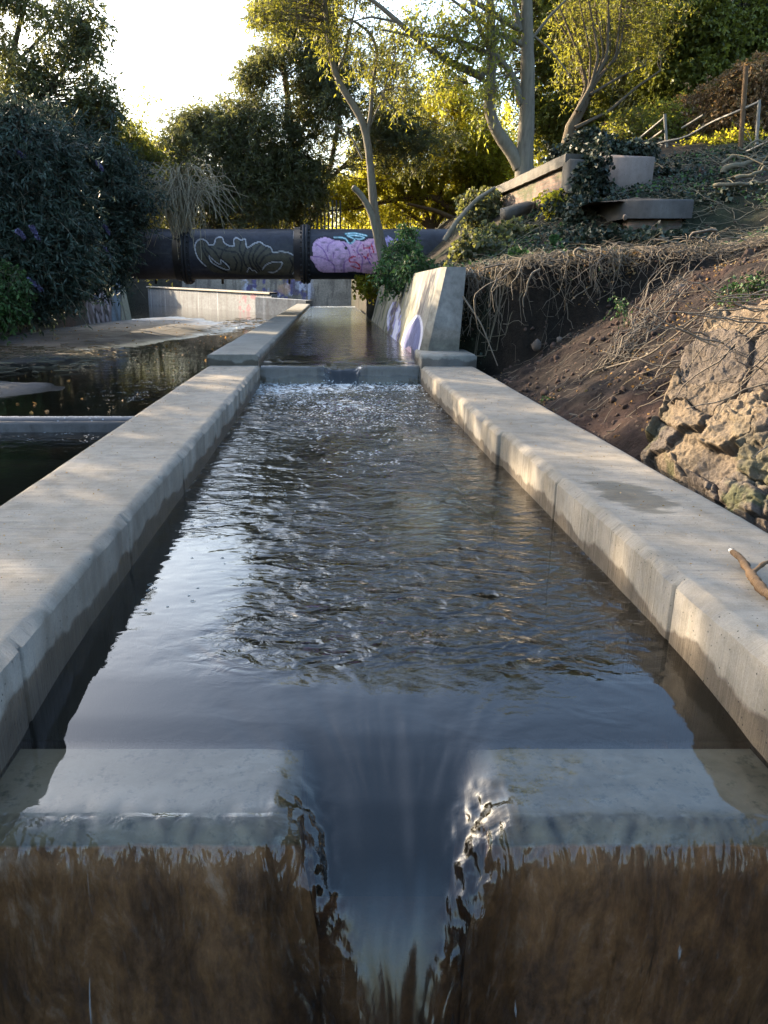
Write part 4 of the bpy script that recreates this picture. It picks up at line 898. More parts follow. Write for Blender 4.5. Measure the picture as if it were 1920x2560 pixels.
plant('thorn_bush', 'tangled golden bush low behind the pipe to the left of the pale trunk', 'bush', (-3.5, 34, 1.6),
      [(branchpts(34, (640, 540), (600, 430), (560, 360)), .06, .02), (branchpts(34, (645, 540), (700, 430), (720, 340)), .06, .02)], [B(650, 420, 34, 130, 66, 300), B(540, 440, 34, 90, 36, 130)], 'leaf_gold', 'bark_warm', .15, .045, 6, .5, 8, .3, holes=.30, extra_twigs=160, seed=37, shell=.1)
for i, (x, y, rx, h, lf, lab, n) in enumerate(((-15.5, 71, 5.0, 7.5, 'leaf_mid', 'green tree behind the white sky gap at the left of the far bank', 230), (-20.5, 46, 3.6, 6.5, 'leaf_dark', 'dark tree on the left bank beyond the purple painted wall end', 200), (-8.6, 71, 5.0, 6.6, 'leaf_dark', 'low dark tree behind the graffiti wall under the sky gap', 260), (-2.5, 69, 6, 10.5, 'leaf_mid', 'green tree far behind the dark willow', 330), (4.6, 45, 4.0, 8.0, 'leaf_gold', 'yellow green tree far behind the golden willow', 360), (10.5, 42, 4.0, 10.5, 'leaf_gold', 'tall golden tree behind the twin grey trunks', 420))):
    plant('background_tree', lab, 'tree', (x, y, 2), [([(x, y, 1.6), (x+.2, y, h*.5+1), (x, y, h)], .16, .04), ([(x, y, 2.4), (x+rx*.4, y, h*.6), (x+rx*.6, y, h*.8)], .08, .02), ([(x, y, 2.4), (x-rx*.4, y, h*.6), (x-rx*.6, y, h*.8)], .08, .02)],
          [((x, y, max(h*.60, 3.6)), (rx, 2.4, min(h*.42, max(h*.60, 3.6)-2.0)), n), ((x, y, 3.7), (rx*1.1, 2, 1.5), int(n*.7))], lf, 'bark_warm', .2, .07, 7, .7, 9, .3, holes=.24, group='trees on the far bank', seed=40+i, shell=.1)
# --- slim pale tree leaning over the pipe and its broken stump
zz = lambda pts, o=(500, 0), k=750/1659, Y=22.0: [U(o[0]+a*k, o[1]+b*k, Y) for a, b in pts]
T1 = zz([(1030, 1440), (965, 1200), (945, 950), (925, 750), (890, 640), (800, 510), (745, 430), (715, 250), (700, 100), (690, 0), (670, -160), (690, -330)])
T2 = zz([(925, 750), (945, 620), (955, 450), (985, 330), (960, 200), (880, 130), (770, 85), (700, 60)])
plant('slim_tree', 'slim pale forked tree rising in front of the pink graffiti on the pipe', 'tree', T1[0],
      [(T1, .135, .045), (T2, .06, .02), (zz([(745, 430), (800, 300), (830, 160), (870, 0), (900, -150)]), .035, .012), (zz([(940, 700), (1000, 560), (1040, 430), (1080, 300)]), .028, .01), (zz([(900, 880), (840, 760), (760, 690), (660, 660)]), .03, .01)],
      [B(700, -60, 22, 130, 60, 70), B(640, 20, 22, 100, 55, 60), B(780, 90, 22, 80, 80, 60), B(860, 150, 22, 60, 90, 40), B(560, 30, 22, 24, 20, 16), B(780, -170, 22, 150, 80, 90)], 'leaf_mid', 'bark_grey', .12, .032, 6, .45, 6, .35, extra_twigs=160, seed=51)
mb = MB(); P = bark_tube(mb, zz([(1010, 1440), (955, 1200), (920, 1120), (878, 1062), (846, 1034)], Y=21.7), .12, .075, 26, 12, .12, 5)
mb.add(np.concatenate([mb.v[-1][-12:], P[-1:]+np.array([[-.02, 0, .02]])]), None, [[i, (i+1) % 12, 12] for i in range(12)])
o = mb.build('tree_stump', M['bark_grey'], None, True); tag(o, 'broken bare pale branch stump leaning left beside the slim tree', 'stump')
# --- twin trunk tree on the right bank
z3 = lambda pts, Y=19.0: [U(1150+a*770/1659, b*770/1659, Y) for a, b in pts]
plant('twin_trunk_tree', 'large grey twin trunk tree on the right bank behind the old brick parapet', 'tree', z3([(350, 930)])[0],
      [(z3([(345, 980), (350, 800), (362, 600), (365, 400), (362, 180), (360, 0), (350, -250), (330, -520)]), .21, .07), (z3([(320, 900), (290, 830), (215, 740), (165, 640), (150, 560), (170, 400), (170, 200), (165, 50), (150, -200), (100, -420)]), .15, .05),
       (z3([(335, 560), (290, 420), (225, 330), (150, 260), (90, 110), (60, 0), (40, -160)]), .085, .03), (z3([(330, 160), (250, 120), (160, 60), (60, 0), (-60, -90), (-240, -200)]), .07, .02), (z3([(335, 240), (220, 190), (120, 120), (0, 30), (-120, -60)]), .06, .02),
       (z3([(150, 290), (0, 220), (-130, 190), (-260, 190), (-420, 160)]), .06, .02), (z3([(130, 420), (-30, 350), (-200, 240), (-330, 120), (-470, 0), (-640, -80)]), .085, .03), (z3([(-330, 120), (-480, 90), (-640, 130)]), .03, .01),
       (z3([(325, 170), (290, 0), (260, -200)]), .07, .03), (z3([(395, 200), (480, 90), (570, 0), (680, -120)]), .035, .015), (z3([(395, 190), (480, 260), (560, 360), (600, 420)]), .025, .01), (z3([(320, 385), (160, 430), (40, 450)]), .025, .01)],
      [((2.6, 19, 9.8), (3.6, 2.6, 1.8), 150), ((5.2, 19, 10.5), (2.6, 2.4, 1.6), 110), ((.2, 18.8, 9.2), (2.2, 1.8, 1.5), 90), B(1000, 40, 18.8, 110, 60, 50), B(930, 110, 18.8, 60, 80, 30), B(1040, 130, 18.6, 50, 110, 34), ((3.6, 18.6, 11.6), (3, 2.2, 1.0), 60)], 'leaf_lime', 'bark_grey', .12, .04, 6, .5, 6, .35, holes=.38, nside=14, extra_twigs=160, seed=61)
# --- multi-stem leaning tree
ms = []
base = z3([(580, 760)], 20.5)[0]
for k in range(15):
    a = RNG.uniform(-.2, 1.0); tx = 560+360*a+RNG.uniform(-30, 30); ty = RNG.uniform(-150, 120)
    ms.append((z3([(640+RNG.uniform(-12, 12), 600), (690+40*a, 470-30*a+RNG.uniform(-20, 20)), (610+220*a*.9+60, 300), (tx, ty)], 20.5+RNG.uniform(-.5, .5)), RNG.uniform(.035, .06), .012))
plant('leaning_tree', 'dark multi stemmed tree fanning up and right from the ivy covered ruin', 'tree', base, [(z3([(575, 800), (600, 680), (650, 590), (690, 500)], 20.5), .17, .10)]+ms+[(z3([(620, 690), (800, 600), (950, 470), (1080, 380)], 20.2), .05, .02), (z3([(700, 510), (850, 420), (1000, 350)], 20.2), .04, .015)],
      [B(1330, 30, 21, 130, 100, 150), B(1260, 130, 21, 70, 70, 50)], 'leaf_mid', 'bark_dark', .10, .03, 6, .5, 7, .2, extra_twigs=160, seed=71)
# --- right background: sunlit trees, conifer, ivy tree
plant('poplar_tree', 'yellow green sunlit tree behind the twin grey trunks', 'tree', (8.2, 27, 4.0), [([(8.2, 27, 3.0), (8.2, 27, 7), (8.0, 27, 12)], .2, .04), ([(8.2, 27, 4.6), (6.6, 27, 7), (6, 27, 9)], .1, .03), ([(8.2, 27, 4.6), (10, 27, 7), (11, 27, 9)], .1, .03)],
      [B(1190, 60, 27, 60, 80, 210), B(1190, 200, 27, 60, 100, 260), B(1300, 260, 27, 100, 70, 230), B(1350, 120, 27, 110, 100, 220), B(1080, 120, 27, 50, 100, 60), B(1300, -80, 27, 220, 110, 260)], 'leaf_sun', 'bark_warm', .14, .05, 6, .5, 9, .3, holes=.30, seed=73)
plant('ivy_clad_tree', 'bright yellow green ivy clad tree in front of the dark conifer at upper right', 'tree', tuple(D(1510, 300, 22.6)), [(branchpts(22.8, (1510, 330), (1505, 160), (1500, -100)), .25, .08), (branchpts(22.8, (1508, 200), (1560, 120), (1600, 40)), .1, .03)],
      [B(1495, 80, 22.2, 90, 110, 520), B(1540, 170, 22.0, 70, 50, 200), B(1460, 160, 22.0, 50, 60, 130), B(1480, -110, 22.4, 150, 110, 240), B(1630, 60, 22.2, 40, 60, 50)], 'leaf_sun', 'bark_dark', .12, .07, 7, .40, 11, .3, seed=75, holes=.3)
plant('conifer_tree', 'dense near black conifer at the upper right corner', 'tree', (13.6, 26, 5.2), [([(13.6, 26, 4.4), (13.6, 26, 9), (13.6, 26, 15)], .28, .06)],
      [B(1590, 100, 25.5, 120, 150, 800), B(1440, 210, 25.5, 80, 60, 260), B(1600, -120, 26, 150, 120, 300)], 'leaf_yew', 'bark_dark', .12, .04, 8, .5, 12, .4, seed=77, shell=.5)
plant('laurel_tree', 'green leafy tree between the leaning tree and the yellow ivy tree', 'tree', (9.6, 24, 4.6), [([(9.6, 24, 3.8), (9.4, 24, 7), (9.2, 24, 10)], .14, .04)],
      [B(1400, 130, 24, 60, 80, 190), B(1410, 270, 23.5, 70, 50, 170), B(1390, 0, 24, 60, 60, 90)], 'leaf_dark', 'bark_dark', .12, .05, 6, .45, 9, .3, holes=.3, seed=79)
for i, (bx, by, Y, rx, ry, lf, lab, n) in enumerate(((1540, 270, 19.6, 75, 70, 'leaf_brown', 'brown dried hedge behind the broken rail fence', 360), (1440, 290, 20.0, 60, 50, 'leaf_lime', 'yellow green shrub behind the white fence post', 260), (1630, 230, 18.8, 70, 90, 'leaf_brown', 'brown tangled hedge at the right edge behind the fence', 380), (1360, 300, 20.0, 70, 45, 'leaf_mid', 'olive shrub just behind the pinkish concrete block', 220), (1530, 330, 18.6, 60, 26, 'leaf_gold', 'low yellow sunlit shrub beside the pale stake', 130), (1600, 320, 18.2, 60, 26, 'leaf_gold', 'low golden scrub at the foot of the right fence posts', 110))):
    c, r, _ = B(bx, by, Y, rx, ry, n)
    plant('hedge_shrub', lab, 'shrub', (c[0], c[1], c[2]-r[2]), [([(c[0], c[1], c[2]-r[2]-.5), (c[0]+.2, c[1], c[2]), (c[0]+.3, c[1], c[2]+r[2]*.7)], .05, .02), ([(c[0]-.3, c[1], c[2]-r[2]-.5), (c[0]-.6, c[1], c[2]), (c[0]-.7, c[1], c[2]+r[2]*.6)], .05, .015)],
          [(c, (r[0], .8, r[2]), n)], lf, 'bark_warm', .085, .04, 7, .38, 8, .4, extra_twigs=90, group='shrubs behind the rail fence', seed=80+i, shell=.1)
for i, (x0, x1, lab) in enumerate(((-30, -15, 'dense dark hedge added beyond the low panelled wall to darken the water reflection'), (-15, 0, 'dense dark hedge added behind the far graffiti wall to darken the water reflection'))):
    xm = (x0+x1)/2; plant('added_hedge', lab, 'hedge', (xm, 70, 2), [([(xm, 70, 1.5), (xm, 70, 6)], .2, .05), ([(xm, 70, 1.6), (xm-4, 70, 2.2), (xm-5, 70, 6)], .15, .05), ([(xm, 70, 1.6), (xm+4, 70, 2.2), (xm+5, 70, 6)], .15, .05)], [((xm, 70, 4.6), (8.6, 1.6, 3.2), 900)], 'leaf_yew', 'bark_dark', .34, .2, 7, .8, 9, .3, group='hedges added to darken the reflection', seed=95+i)  # added to darken the bright reflection in the side channel
plant('background_tree', 'pale sunlit tree filling the gap behind the leaning stems', 'tree', (12, 34, 4), [([(12, 34, 2), (12, 34, 8), (12, 34, 14)], .2, .05)], [B(1330, 150, 34, 140, 140, 330), B(1560, 100, 34, 150, 160, 330)], 'leaf_sun', 'bark_warm', .2, .07, 7, .7, 9, .3, holes=.28, group='trees on the far bank', seed=90)

# ------------------------------------------------------------------ palisade fence behind the pipe
def palisade(x0, x1, y, z0, z1, lab):
    root = empty('palisade_fence', (x0, y, z0), lab, 'fence', 'steel fences behind the pipe'); mb = MB()
    for x in np.arange(x0, x1, .155): box(mb, (x, y-.01, z0), (x+.065, y+.012, z1+RNG.uniform(-.01, .01)))
    for z in (z0+.35, z1-.4): box(mb, (x0, y+.014, z), (x1, y+.06, z+.06))
    under(root, mb, 'pales', M['fence'])
    for x in np.arange(x0, x1, 2.75):
        mb = MB(); box(mb, (x, y+.062, z0-.5), (x+.09, y+.15, z1)); under(root, mb, 'post', M['fence'])
palisade(-7.2, .4, 32.6, 1.9, 4.6, 'dark vertical bar fence showing between leaves left of the slim tree')
palisade(.5, 6.4, 36.4, 2.2, 4.7, 'dark vertical bar fence deep behind the golden willow')

# ------------------------------------------------------------------ arching bare stems over the left of the pipe
def bramble():
    root = empty('bare_shrub', D(380, 470, 24.6), 'tangle of bare grey arching stems drooping over the left end of the pipe', 'shrub')
    mb = MB(); top = D(385, 350, 25.0); n = 150; P = []
    for k in range(n):
        a = RNG.uniform(-1, 1); e = D(372+140*a+RNG.uniform(-25, 25), RNG.uniform(400, 560)-40*abs(a), 24.3+RNG.uniform(-.5, .3)); s0 = D(395+RNG.uniform(-28, 22), RNG.uniform(420, 520), 25.3)
        h = D(385+75*a+RNG.uniform(-40, 40), RNG.uniform(290, 420), 24.9+RNG.uniform(-.3, .3)); t = np.linspace(0, 1, 12)[:, None]
        q = s0*(1-t)**3+3*(s0*.3+h*.7)*t*(1-t)**2+3*h*t*t*(1-t)+e*t**3; P.append(q+np.cumsum(RNG.normal(0, .055, q.shape), 0)*t)
    tubes(mb, np.array(P), np.linspace(.020, .006, 12)[None]*RNG.uniform(.6, 1.2, (n, 1)), 4)
    P = np.array(P); k = RNG.integers(0, n, 260); j = RNG.integers(5, 11, 260); st = P[k, j]; en = st+RNG.normal(0, .28, st.shape)+np.array([0, 0, -.22])
    twigs(mb, st, en, .012, .05, 3, 5)
    under(root, mb, 'stems', M['bramble'])
bramble()

# ------------------------------------------------------------------ right bank: ruin
def ruin():
    r = empty('stone_capped_pier', D(1425, 500, 13.2), 'brick pier with a heavy dark stone slab cap and ivy around it', 'ruin')
    a = D(1352, 472, 13.0); b = D(1500, 430, 13.0); x0, x1 = a[0], b[0]; z0, z1 = a[2], b[2]
    mb = MB(); V = []
    xl = D(1280, 470, 14.3)
    base = [(x0, 13.0), (x1, 13.0), (x1+.15, 14.9), (xl[0], 14.9), (xl[0], 14.3)]
    for z, e in ((z0, 0), (z1-.03, 0), (z1, .03)):
        cx = np.mean([p[0] for p in base]); cy = 14.0
        for x, y in base: V.append((x+(cx-x)*e*.6, y+(cy-y)*e*.6, z+.012*fbm(x*3, y*3, 3, 2)))
    Q = [];
    for l in (0, 5):
        for k in range(5): Q.append([l+k, l+(k+1) % 5, l+5+(k+1) % 5, l+5+k])
    mb.add(V, Q, [[10, 11, 12], [10, 12, 13], [10, 13, 14]]); under(r, mb, 'slab', M['slab'])
    # low mound of earth on the slab
    xs = np.linspace(x0-.5, x1-.15, 30); ys = np.linspace(13.1, 14.6, 16); X, Y = np.meshgrid(xs, ys, indexing='ij'); cxm = (x0+x1)/2-.1
    Z = z1-.03+.11*np.clip(1-np.abs(X-cxm)/.95, 0, 1)*smooth(13.05, 13.5, Y)+.05*fbm(X*6, Y*6, 3, 3)
    mb = MB(); sheet(mb, np.stack([X, Y, Z], -1), True, np.ones(X.shape+(3,))*np.array([.06, .048, .038])); under(r, mb, 'earth_mound', M['soil'])
    mb = MB(); box(mb, (x0+.12, 13.12, z0-1.8), (x1-.1, 14.6, z0-.003)); under(r, mb, 'pier', M['brick'])
    a = D(1303, 405, 14.9); b = D(1415, 336, 14.9)
    mb = MB(); box(mb, (a[0], 14.9, a[2]-.7), (b[0], 16.2, b[2]), .03, .012); o = mb.build('concrete_block', M['block']); tag(o, 'square pinkish grey concrete block standing behind the dark slab', 'concrete block')
    # parapet wall with coping
    A = D(1235, 332, 15.6); Bp = D(1072, 408, 19.6); d = (Bp-A)[:2]; L_ = np.linalg.norm(d); d /= L_; nr = np.array([-d[1], d[0]]); nr = nr if nr[0] < 0 else -nr
    r = empty('parapet_wall', (A[0], A[1], A[2]-2), 'old dark brick parapet wall with a projecting stone coping sloping down to the left', 'wall')
    def slabw(mb, o0, o1, za, zb, n=24, jj=.01):
        t = np.linspace(0, 1, n)[:, None]; c = A[:2]+(Bp-A)[:2]*t; zt = A[2]+(Bp[2]-A[2])*t
        rows = []
        for o_, z_ in ((o0, za), (o0, zb), (o1, zb), (o1, za)): rows.append(np.concatenate([c+nr*o_, zt+z_+jj*RNG.normal(0, 1, (n, 1))*.4], 1))
        P = np.stack(rows+[rows[0]], 0); sheet(mb, P, False)
        for e in (0, -1): mb.add(P[:4, e], [[0, 1, 2, 3] if e else [3, 2, 1, 0]])
    mb = MB(); slabw(mb, .12, -.5, -.20, 0); under(r, mb, 'coping', M['conc_old'])
    mb = MB(); slabw(mb, .03, -.42, -2.6, -.204); under(r, mb, 'brickwork', M['brick'])
    mb = MB(); q = D(1232, 345, 15.2); w_ = D(1252, 345, 15.2)
    box(mb, (q[0], 15.2, q[2]-1.9), (w_[0]+.1, 15.6, q[2]), .02, .012); o = mb.build('stone_post', M['conc_old']); tag(o, 'narrow upright stone post at the near end of the parapet', 'post')
ruin()
# fallen slabs and rotten wood below the parapet
for (x, y, Y, w_, h, dd, rot, mt, nm, lab) in ((1120, 455, 16.5, .7, .2, .3, .5, 'conc_old', 'fallen_slab', 'pale fallen stone slab leaning under the parapet coping'),):
    p = D(x, y, Y); mb = MB(); box(mb, (-w_/2, -dd/2, -h/2), (w_/2, dd/2, h/2), .015, .012); o = mb.build(nm, M[mt]); o.location = p; o.rotation_euler = (.2, -.25, rot); tag(o, lab, 'stone slab')

# ivy over the ruin, climbing the post, ground ivy
def ivy(name, lab, blobs, L=.08, W=.075, seed=0, leaf='leaf_ivy', sub=.28):
    root = empty(name, blobs[0][0], lab, 'ivy'); lm = MB(); bm = MB(); C = np.concatenate([ell(c, r, n, .3, seed+i) for i, (c, r, n) in enumerate(blobs)])
    sprays(bm, lm, C, 5, sub, 8, L, W, .5, .006); under(root, lm, 'leaves', M[leaf]); under(root, bm, 'stems', M['bark_dark'])
ivy('ivy', 'thick glossy ivy over the top of the ruin beside the leaning tree', [B(1275, 318, 16.2, 38, 32, 130), B(1345, 318, 15.4, 60, 10, 60), B(1215, 335, 16.8, 20, 16, 24)], seed=1)
ivy('ivy', 'ivy hanging down the front of the ruin left of the slab cap', [B(1282, 390, 14.6, 24, 50, 90), B(1262, 470, 14.2, 30, 45, 90), B(1212, 470, 15.2, 22, 45, 50)], seed=3)
ivy('ivy', 'ivy and weeds around the foot of the slab capped pier', [B(1330, 520, 12.9, 60, 18, 80), B(1440, 525, 12.6, 80, 16, 80), B(1560, 450, 13.6, 60, 22, 80), B(1450, 395, 15.4, 40, 20, 50), B(1250, 520, 13.4, 40, 26, 70)], seed=5)
ivy('ivy', 'yellowing leaves on the parapet face', [B(1195, 425, 15.2, 10, 12, 8)], seed=6, leaf='leaf_gold')
ivy('ground_ivy', 'dark low creeper on the bank left of the parapet', [B(1040, 450, 19, 40, 40, 90), B(1090, 510, 15, 60, 22, 60), B(1040, 535, 14, 60, 20, 60)], seed=7, leaf='leaf_dark')
ivy('weeds', 'fresh green leafy weeds on the abutment top in front of the pipe', [B(870, 560, 17.5, 34, 36, 110), B(845, 590, 16.5, 28, 26, 60), B(905, 575, 15.5, 30, 18, 60), B(880, 515, 20, 12, 26, 30)], .09, .04, seed=9, leaf='leaf_green')
ivy('hanging_creeper', 'yellow green creeper strands hanging below the right end of the pipe', [B(790, 612, 25.6, 14, 22, 26)], .12, .1, seed=11, leaf='leaf_gold')

# ------------------------------------------------------------------ roots, brush, debris on the right bank
def hanging_roots():
    mb = MB(); n = 150; P = []
    for k in range(n):
        t = RNG.uniform(0, 1)**1.4; x = 1.98+3.0*t; y = 11.35-.35*(x-2)+.75*float(smooth(2.7, 2.0, x))-.05+RNG.normal(0, .05); z0_ = 1.52+.14*(x-2)+RNG.uniform(-.08, .1)
        L_ = RNG.uniform(.15, .95)*(1.15-.75*t); m = 12; s = np.linspace(0, 1, m)[:, None]; dx = RNG.normal(0, .35)*L_; c = RNG.normal(0, .18)
        q = np.array([x, y, z0_])+np.concatenate([dx*s+c*np.sin(s*np.pi), -(.10+.25*L_)*np.sqrt(s)-.05*RNG.uniform(0, 1), -L_*s**1.25+.06*np.sin(s*9+k)*L_], 1)
        P.append(q+np.cumsum(RNG.normal(0, .012, q.shape), 0))
    P = np.array(P); tubes(mb, P, np.linspace(.008, .003, 12)[None]*np.exp(RNG.normal(-.25, .55, (n, 1))), 4)
    k = RNG.integers(0, n, 220); j = RNG.integers(2, 10, 220); st = P[k, j]; twigs(mb, st, st+RNG.normal(0, .16, st.shape)+np.array([0, -.02, -.14]), .010, 0, 3, 6, .14)
    o = mb.build('hanging_roots', M['root']); tag(o, 'pale bare roots hanging over the dark cut earth face beside the abutment', 'roots', kind='stuff')
hanging_roots()
def litter(name, lab, cat, n, fx, mat, ln=(.1, .6), rad=.006, flat=.25, lift=.03, k=4):
    mb = MB(); P = []
    while len(P) < n:
        x, y = fx(); z = gz(x, y); a = RNG.uniform(0, 2*math.pi); L_ = RNG.uniform(*ln); m = 6; s = np.linspace(-.5, .5, m)[:, None]
        d = np.array([math.cos(a), math.sin(a)])*L_; pts = np.array([x, y])+d*s+RNG.normal(0, .04*L_, (m, 2)); zz_ = ground_z(pts[:, 0], pts[:, 1])+lift*RNG.uniform(.2, 2)+RNG.uniform(0, flat)*L_*(s[:, 0]+.5)*RNG.choice([0, 0, 1])
        P.append(np.concatenate([pts, np.maximum(zz_, z-.05)[:, None]], 1))
    tubes(mb, np.array(P), np.linspace(1, .4, 6)[None]*rad*RNG.uniform(.4, 1.6, (n, 1)), k)
    o = mb.build(name, M[mat]); return tag(o, lab, cat, kind='stuff')
def bankxy():
    x = RNG.uniform(2.0, 9.5); return x, RNG.uniform(11.3-.3*(x-2), 17)
def lipxy():
    x = RNG.uniform(1.95, 5.6); return x, 11.35-.35*(x-2.0)+.75*float(smooth(2.7, 2.0, x))+abs(RNG.normal(0, .35))
def slopexy():
    while True:
        x, y = RNG.uniform(2.2, 7), RNG.uniform(5, 11.2)
        if y < 11.3-.35*(x-2): return x, y
litter('brushwood', 'dry twigs and brushwood lying all over the upper right bank', 'twigs', 1500, bankxy, 'dry', (.12, .9), .006, .35)
litter('brushwood', 'dense mat of dead stems along the lip of the cut bank', 'twigs', 850, lipxy, 'root', (.12, .7), .0045, .3, .05)
litter('dead_twigs', 'thin roots and twigs on the red soil slope', 'twigs', 520, slopexy, 'root', (.06, .5), .004, .2, .01)
for i, (pts, r, lab) in enumerate((([(1560, 372, 14.6), (1610, 355, 14.8), (1670, 360, 15)], .07, 'thick pale log near the top of the right slope'), ([(1540, 400, 13.6), (1600, 398, 13.6), (1680, 380, 13.6)], .05, 'long grey branch lying below the thick log'), ([(1560, 345, 15), (1620, 335, 15), (1690, 342, 15)], .035, 'thin grey branch lying above the thick log'), ([(1590, 330, 15.2), (1640, 300, 15), (1680, 280, 15)], .03, 'branch propped up diagonally at the right edge'),
                                   ([(1585, 385, 13.2), (1640, 372, 13.2), (1700, 350, 13.2)], .04, 'forked grey branch beside the long branch'))):
    q_ = [D(*p) for p in pts]; q_ = resample(q_, 9)+RNG.normal(0, .05, (9, 3)); mb = MB(); bark_tube(mb, q_, r*.8, r*.35, 26, 8, .2, i); twigs(mb, q_[2:7]*1.0, q_[2:7]+RNG.normal(0, .3, (5, 3))+np.array([0, 0, .15]), .018, .1, 4); o = mb.build('fallen_branch', M['dry'], None, True); tag(o, lab, 'branch', 'branches lying on the right slope')
mb = MB(); bark_tube(mb, branchpts(15, (960, 520), (985, 480), (1030, 430), (1070, 405)), .05, .03, 18, 8, .1, 3); o = mb.build('fallen_branch', M['bark_grey'], None, True); tag(o, 'straight dead branch leaning diagonally right of the pipe end', 'branch')
def cover(lab, n, fx, mat, L, up=.05):
    mb = MB(); c = np.array([fx() for _ in range(n)]); keep = fbm(c[:, 0]*1.1, c[:, 1]*1.1, 77, 3) > -.04; c = c[keep]
    p = np.repeat(c, 7, 0)+RNG.normal(0, .07, (len(c)*7, 2)); z = ground_z(p[:, 0], p[:, 1])+RNG.uniform(0, up*2, len(p))
    leaves(mb, np.concatenate([p, z[:, None]], 1), RNG.normal(0, 1, (len(p), 3))*[1, 1, .5], L*RNG.uniform(.5, 1.3, len(p)), L*.8)
    tag(mb.build('ground_cover', M[mat]), lab, 'ground cover', kind='stuff')
cover('patches of dark ivy leaves creeping over the upper right bank', 3600, bankxy, 'leaf_ivy', .06)
cover('sparse grass green leaves among the brushwood of the bank', 900, bankxy, 'leaf_green', .06)
cover('scattered dead leaves on the soil slope', 500, slopexy, 'leaf_brown', .035, .008)
cover('brown dead leaves lying on the bank and its lip', 1500, lipxy, 'leaf_brown', .045, .02)
# earth clods and stones
def rock(p, r, seed, mat='stone_loose', name='stone', lab=None, mb=None):
    import bmesh
    bm = bmesh.new(); bmesh.ops.create_icosphere(bm, subdivisions=2, radius=1); v = np.array([q.co[:] for q in bm.verts]); f = np.array([[a.index for a in q.verts] for q in bm.faces]); bm.free()
    rr = np.random.default_rng(seed); sc = rr.uniform(.6, 1.2, 3)*r
    for _ in range(5):
        n = unit(rr.normal(0, 1, 3)); h = rr.uniform(.45, .8); dd = v@n; v = v-np.maximum(dd-h, 0)[:, None]*n
    v = v*sc; a = rr.uniform(0, 6.28); ca, sa = math.cos(a), math.sin(a); v = v@np.array([[ca, -sa, 0], [sa, ca, 0], [0, 0, 1]])
    own = mb is None; mb = mb or MB(); mb.add(v+np.asarray(p), None, f)
    if own: o = mb.build(name, M[mat]); return tag(o, lab, 'stone')
mb = MB()
for k in range(2200):
    x, y = slopexy(); rock((x, y, gz(x, y)+.003), RNG.uniform(.006, .034)*(1 if RNG.uniform() < .94 else 2.0), k, mb=mb)
for k in range(350):
    x, y = bankxy(); rock((x, y, gz(x, y)), RNG.uniform(.012, .045), k+2000, mb=mb)
M['clod'] = plain('soil_clods', (.06, .04, .031), .95, .15, 20, .6)
o = mb.build('earth_clods', M['clod']); tag(o, 'small clods and pebbles scattered over the soil slope', 'clods', kind='stuff')
for i, (x, y, Y, r, lab) in enumerate(((1085, 905, 9.6, .05, 'pale stone just behind the right wall edge'), (1160, 745, 10.6, .09, 'rounded stone low in the dark cut face'), (1470, 625, 9.5, .09, 'reddish stone on the soil slope top'), (1450, 545, 11, .12, 'reddish broken brick lump below the slab pier'), (1300, 885, 8.2, .05, 'pale stone in the middle of the dark slope'), (1350, 470, 12.4, .05, 'small grey stone under the slab'), (1208, 735, 10.6, .05, 'small white stone low in the dark cut face'))):
    p = D(x, y, Y); rock((p[0], p[1], p[2]), r, 70+i, lab=lab)

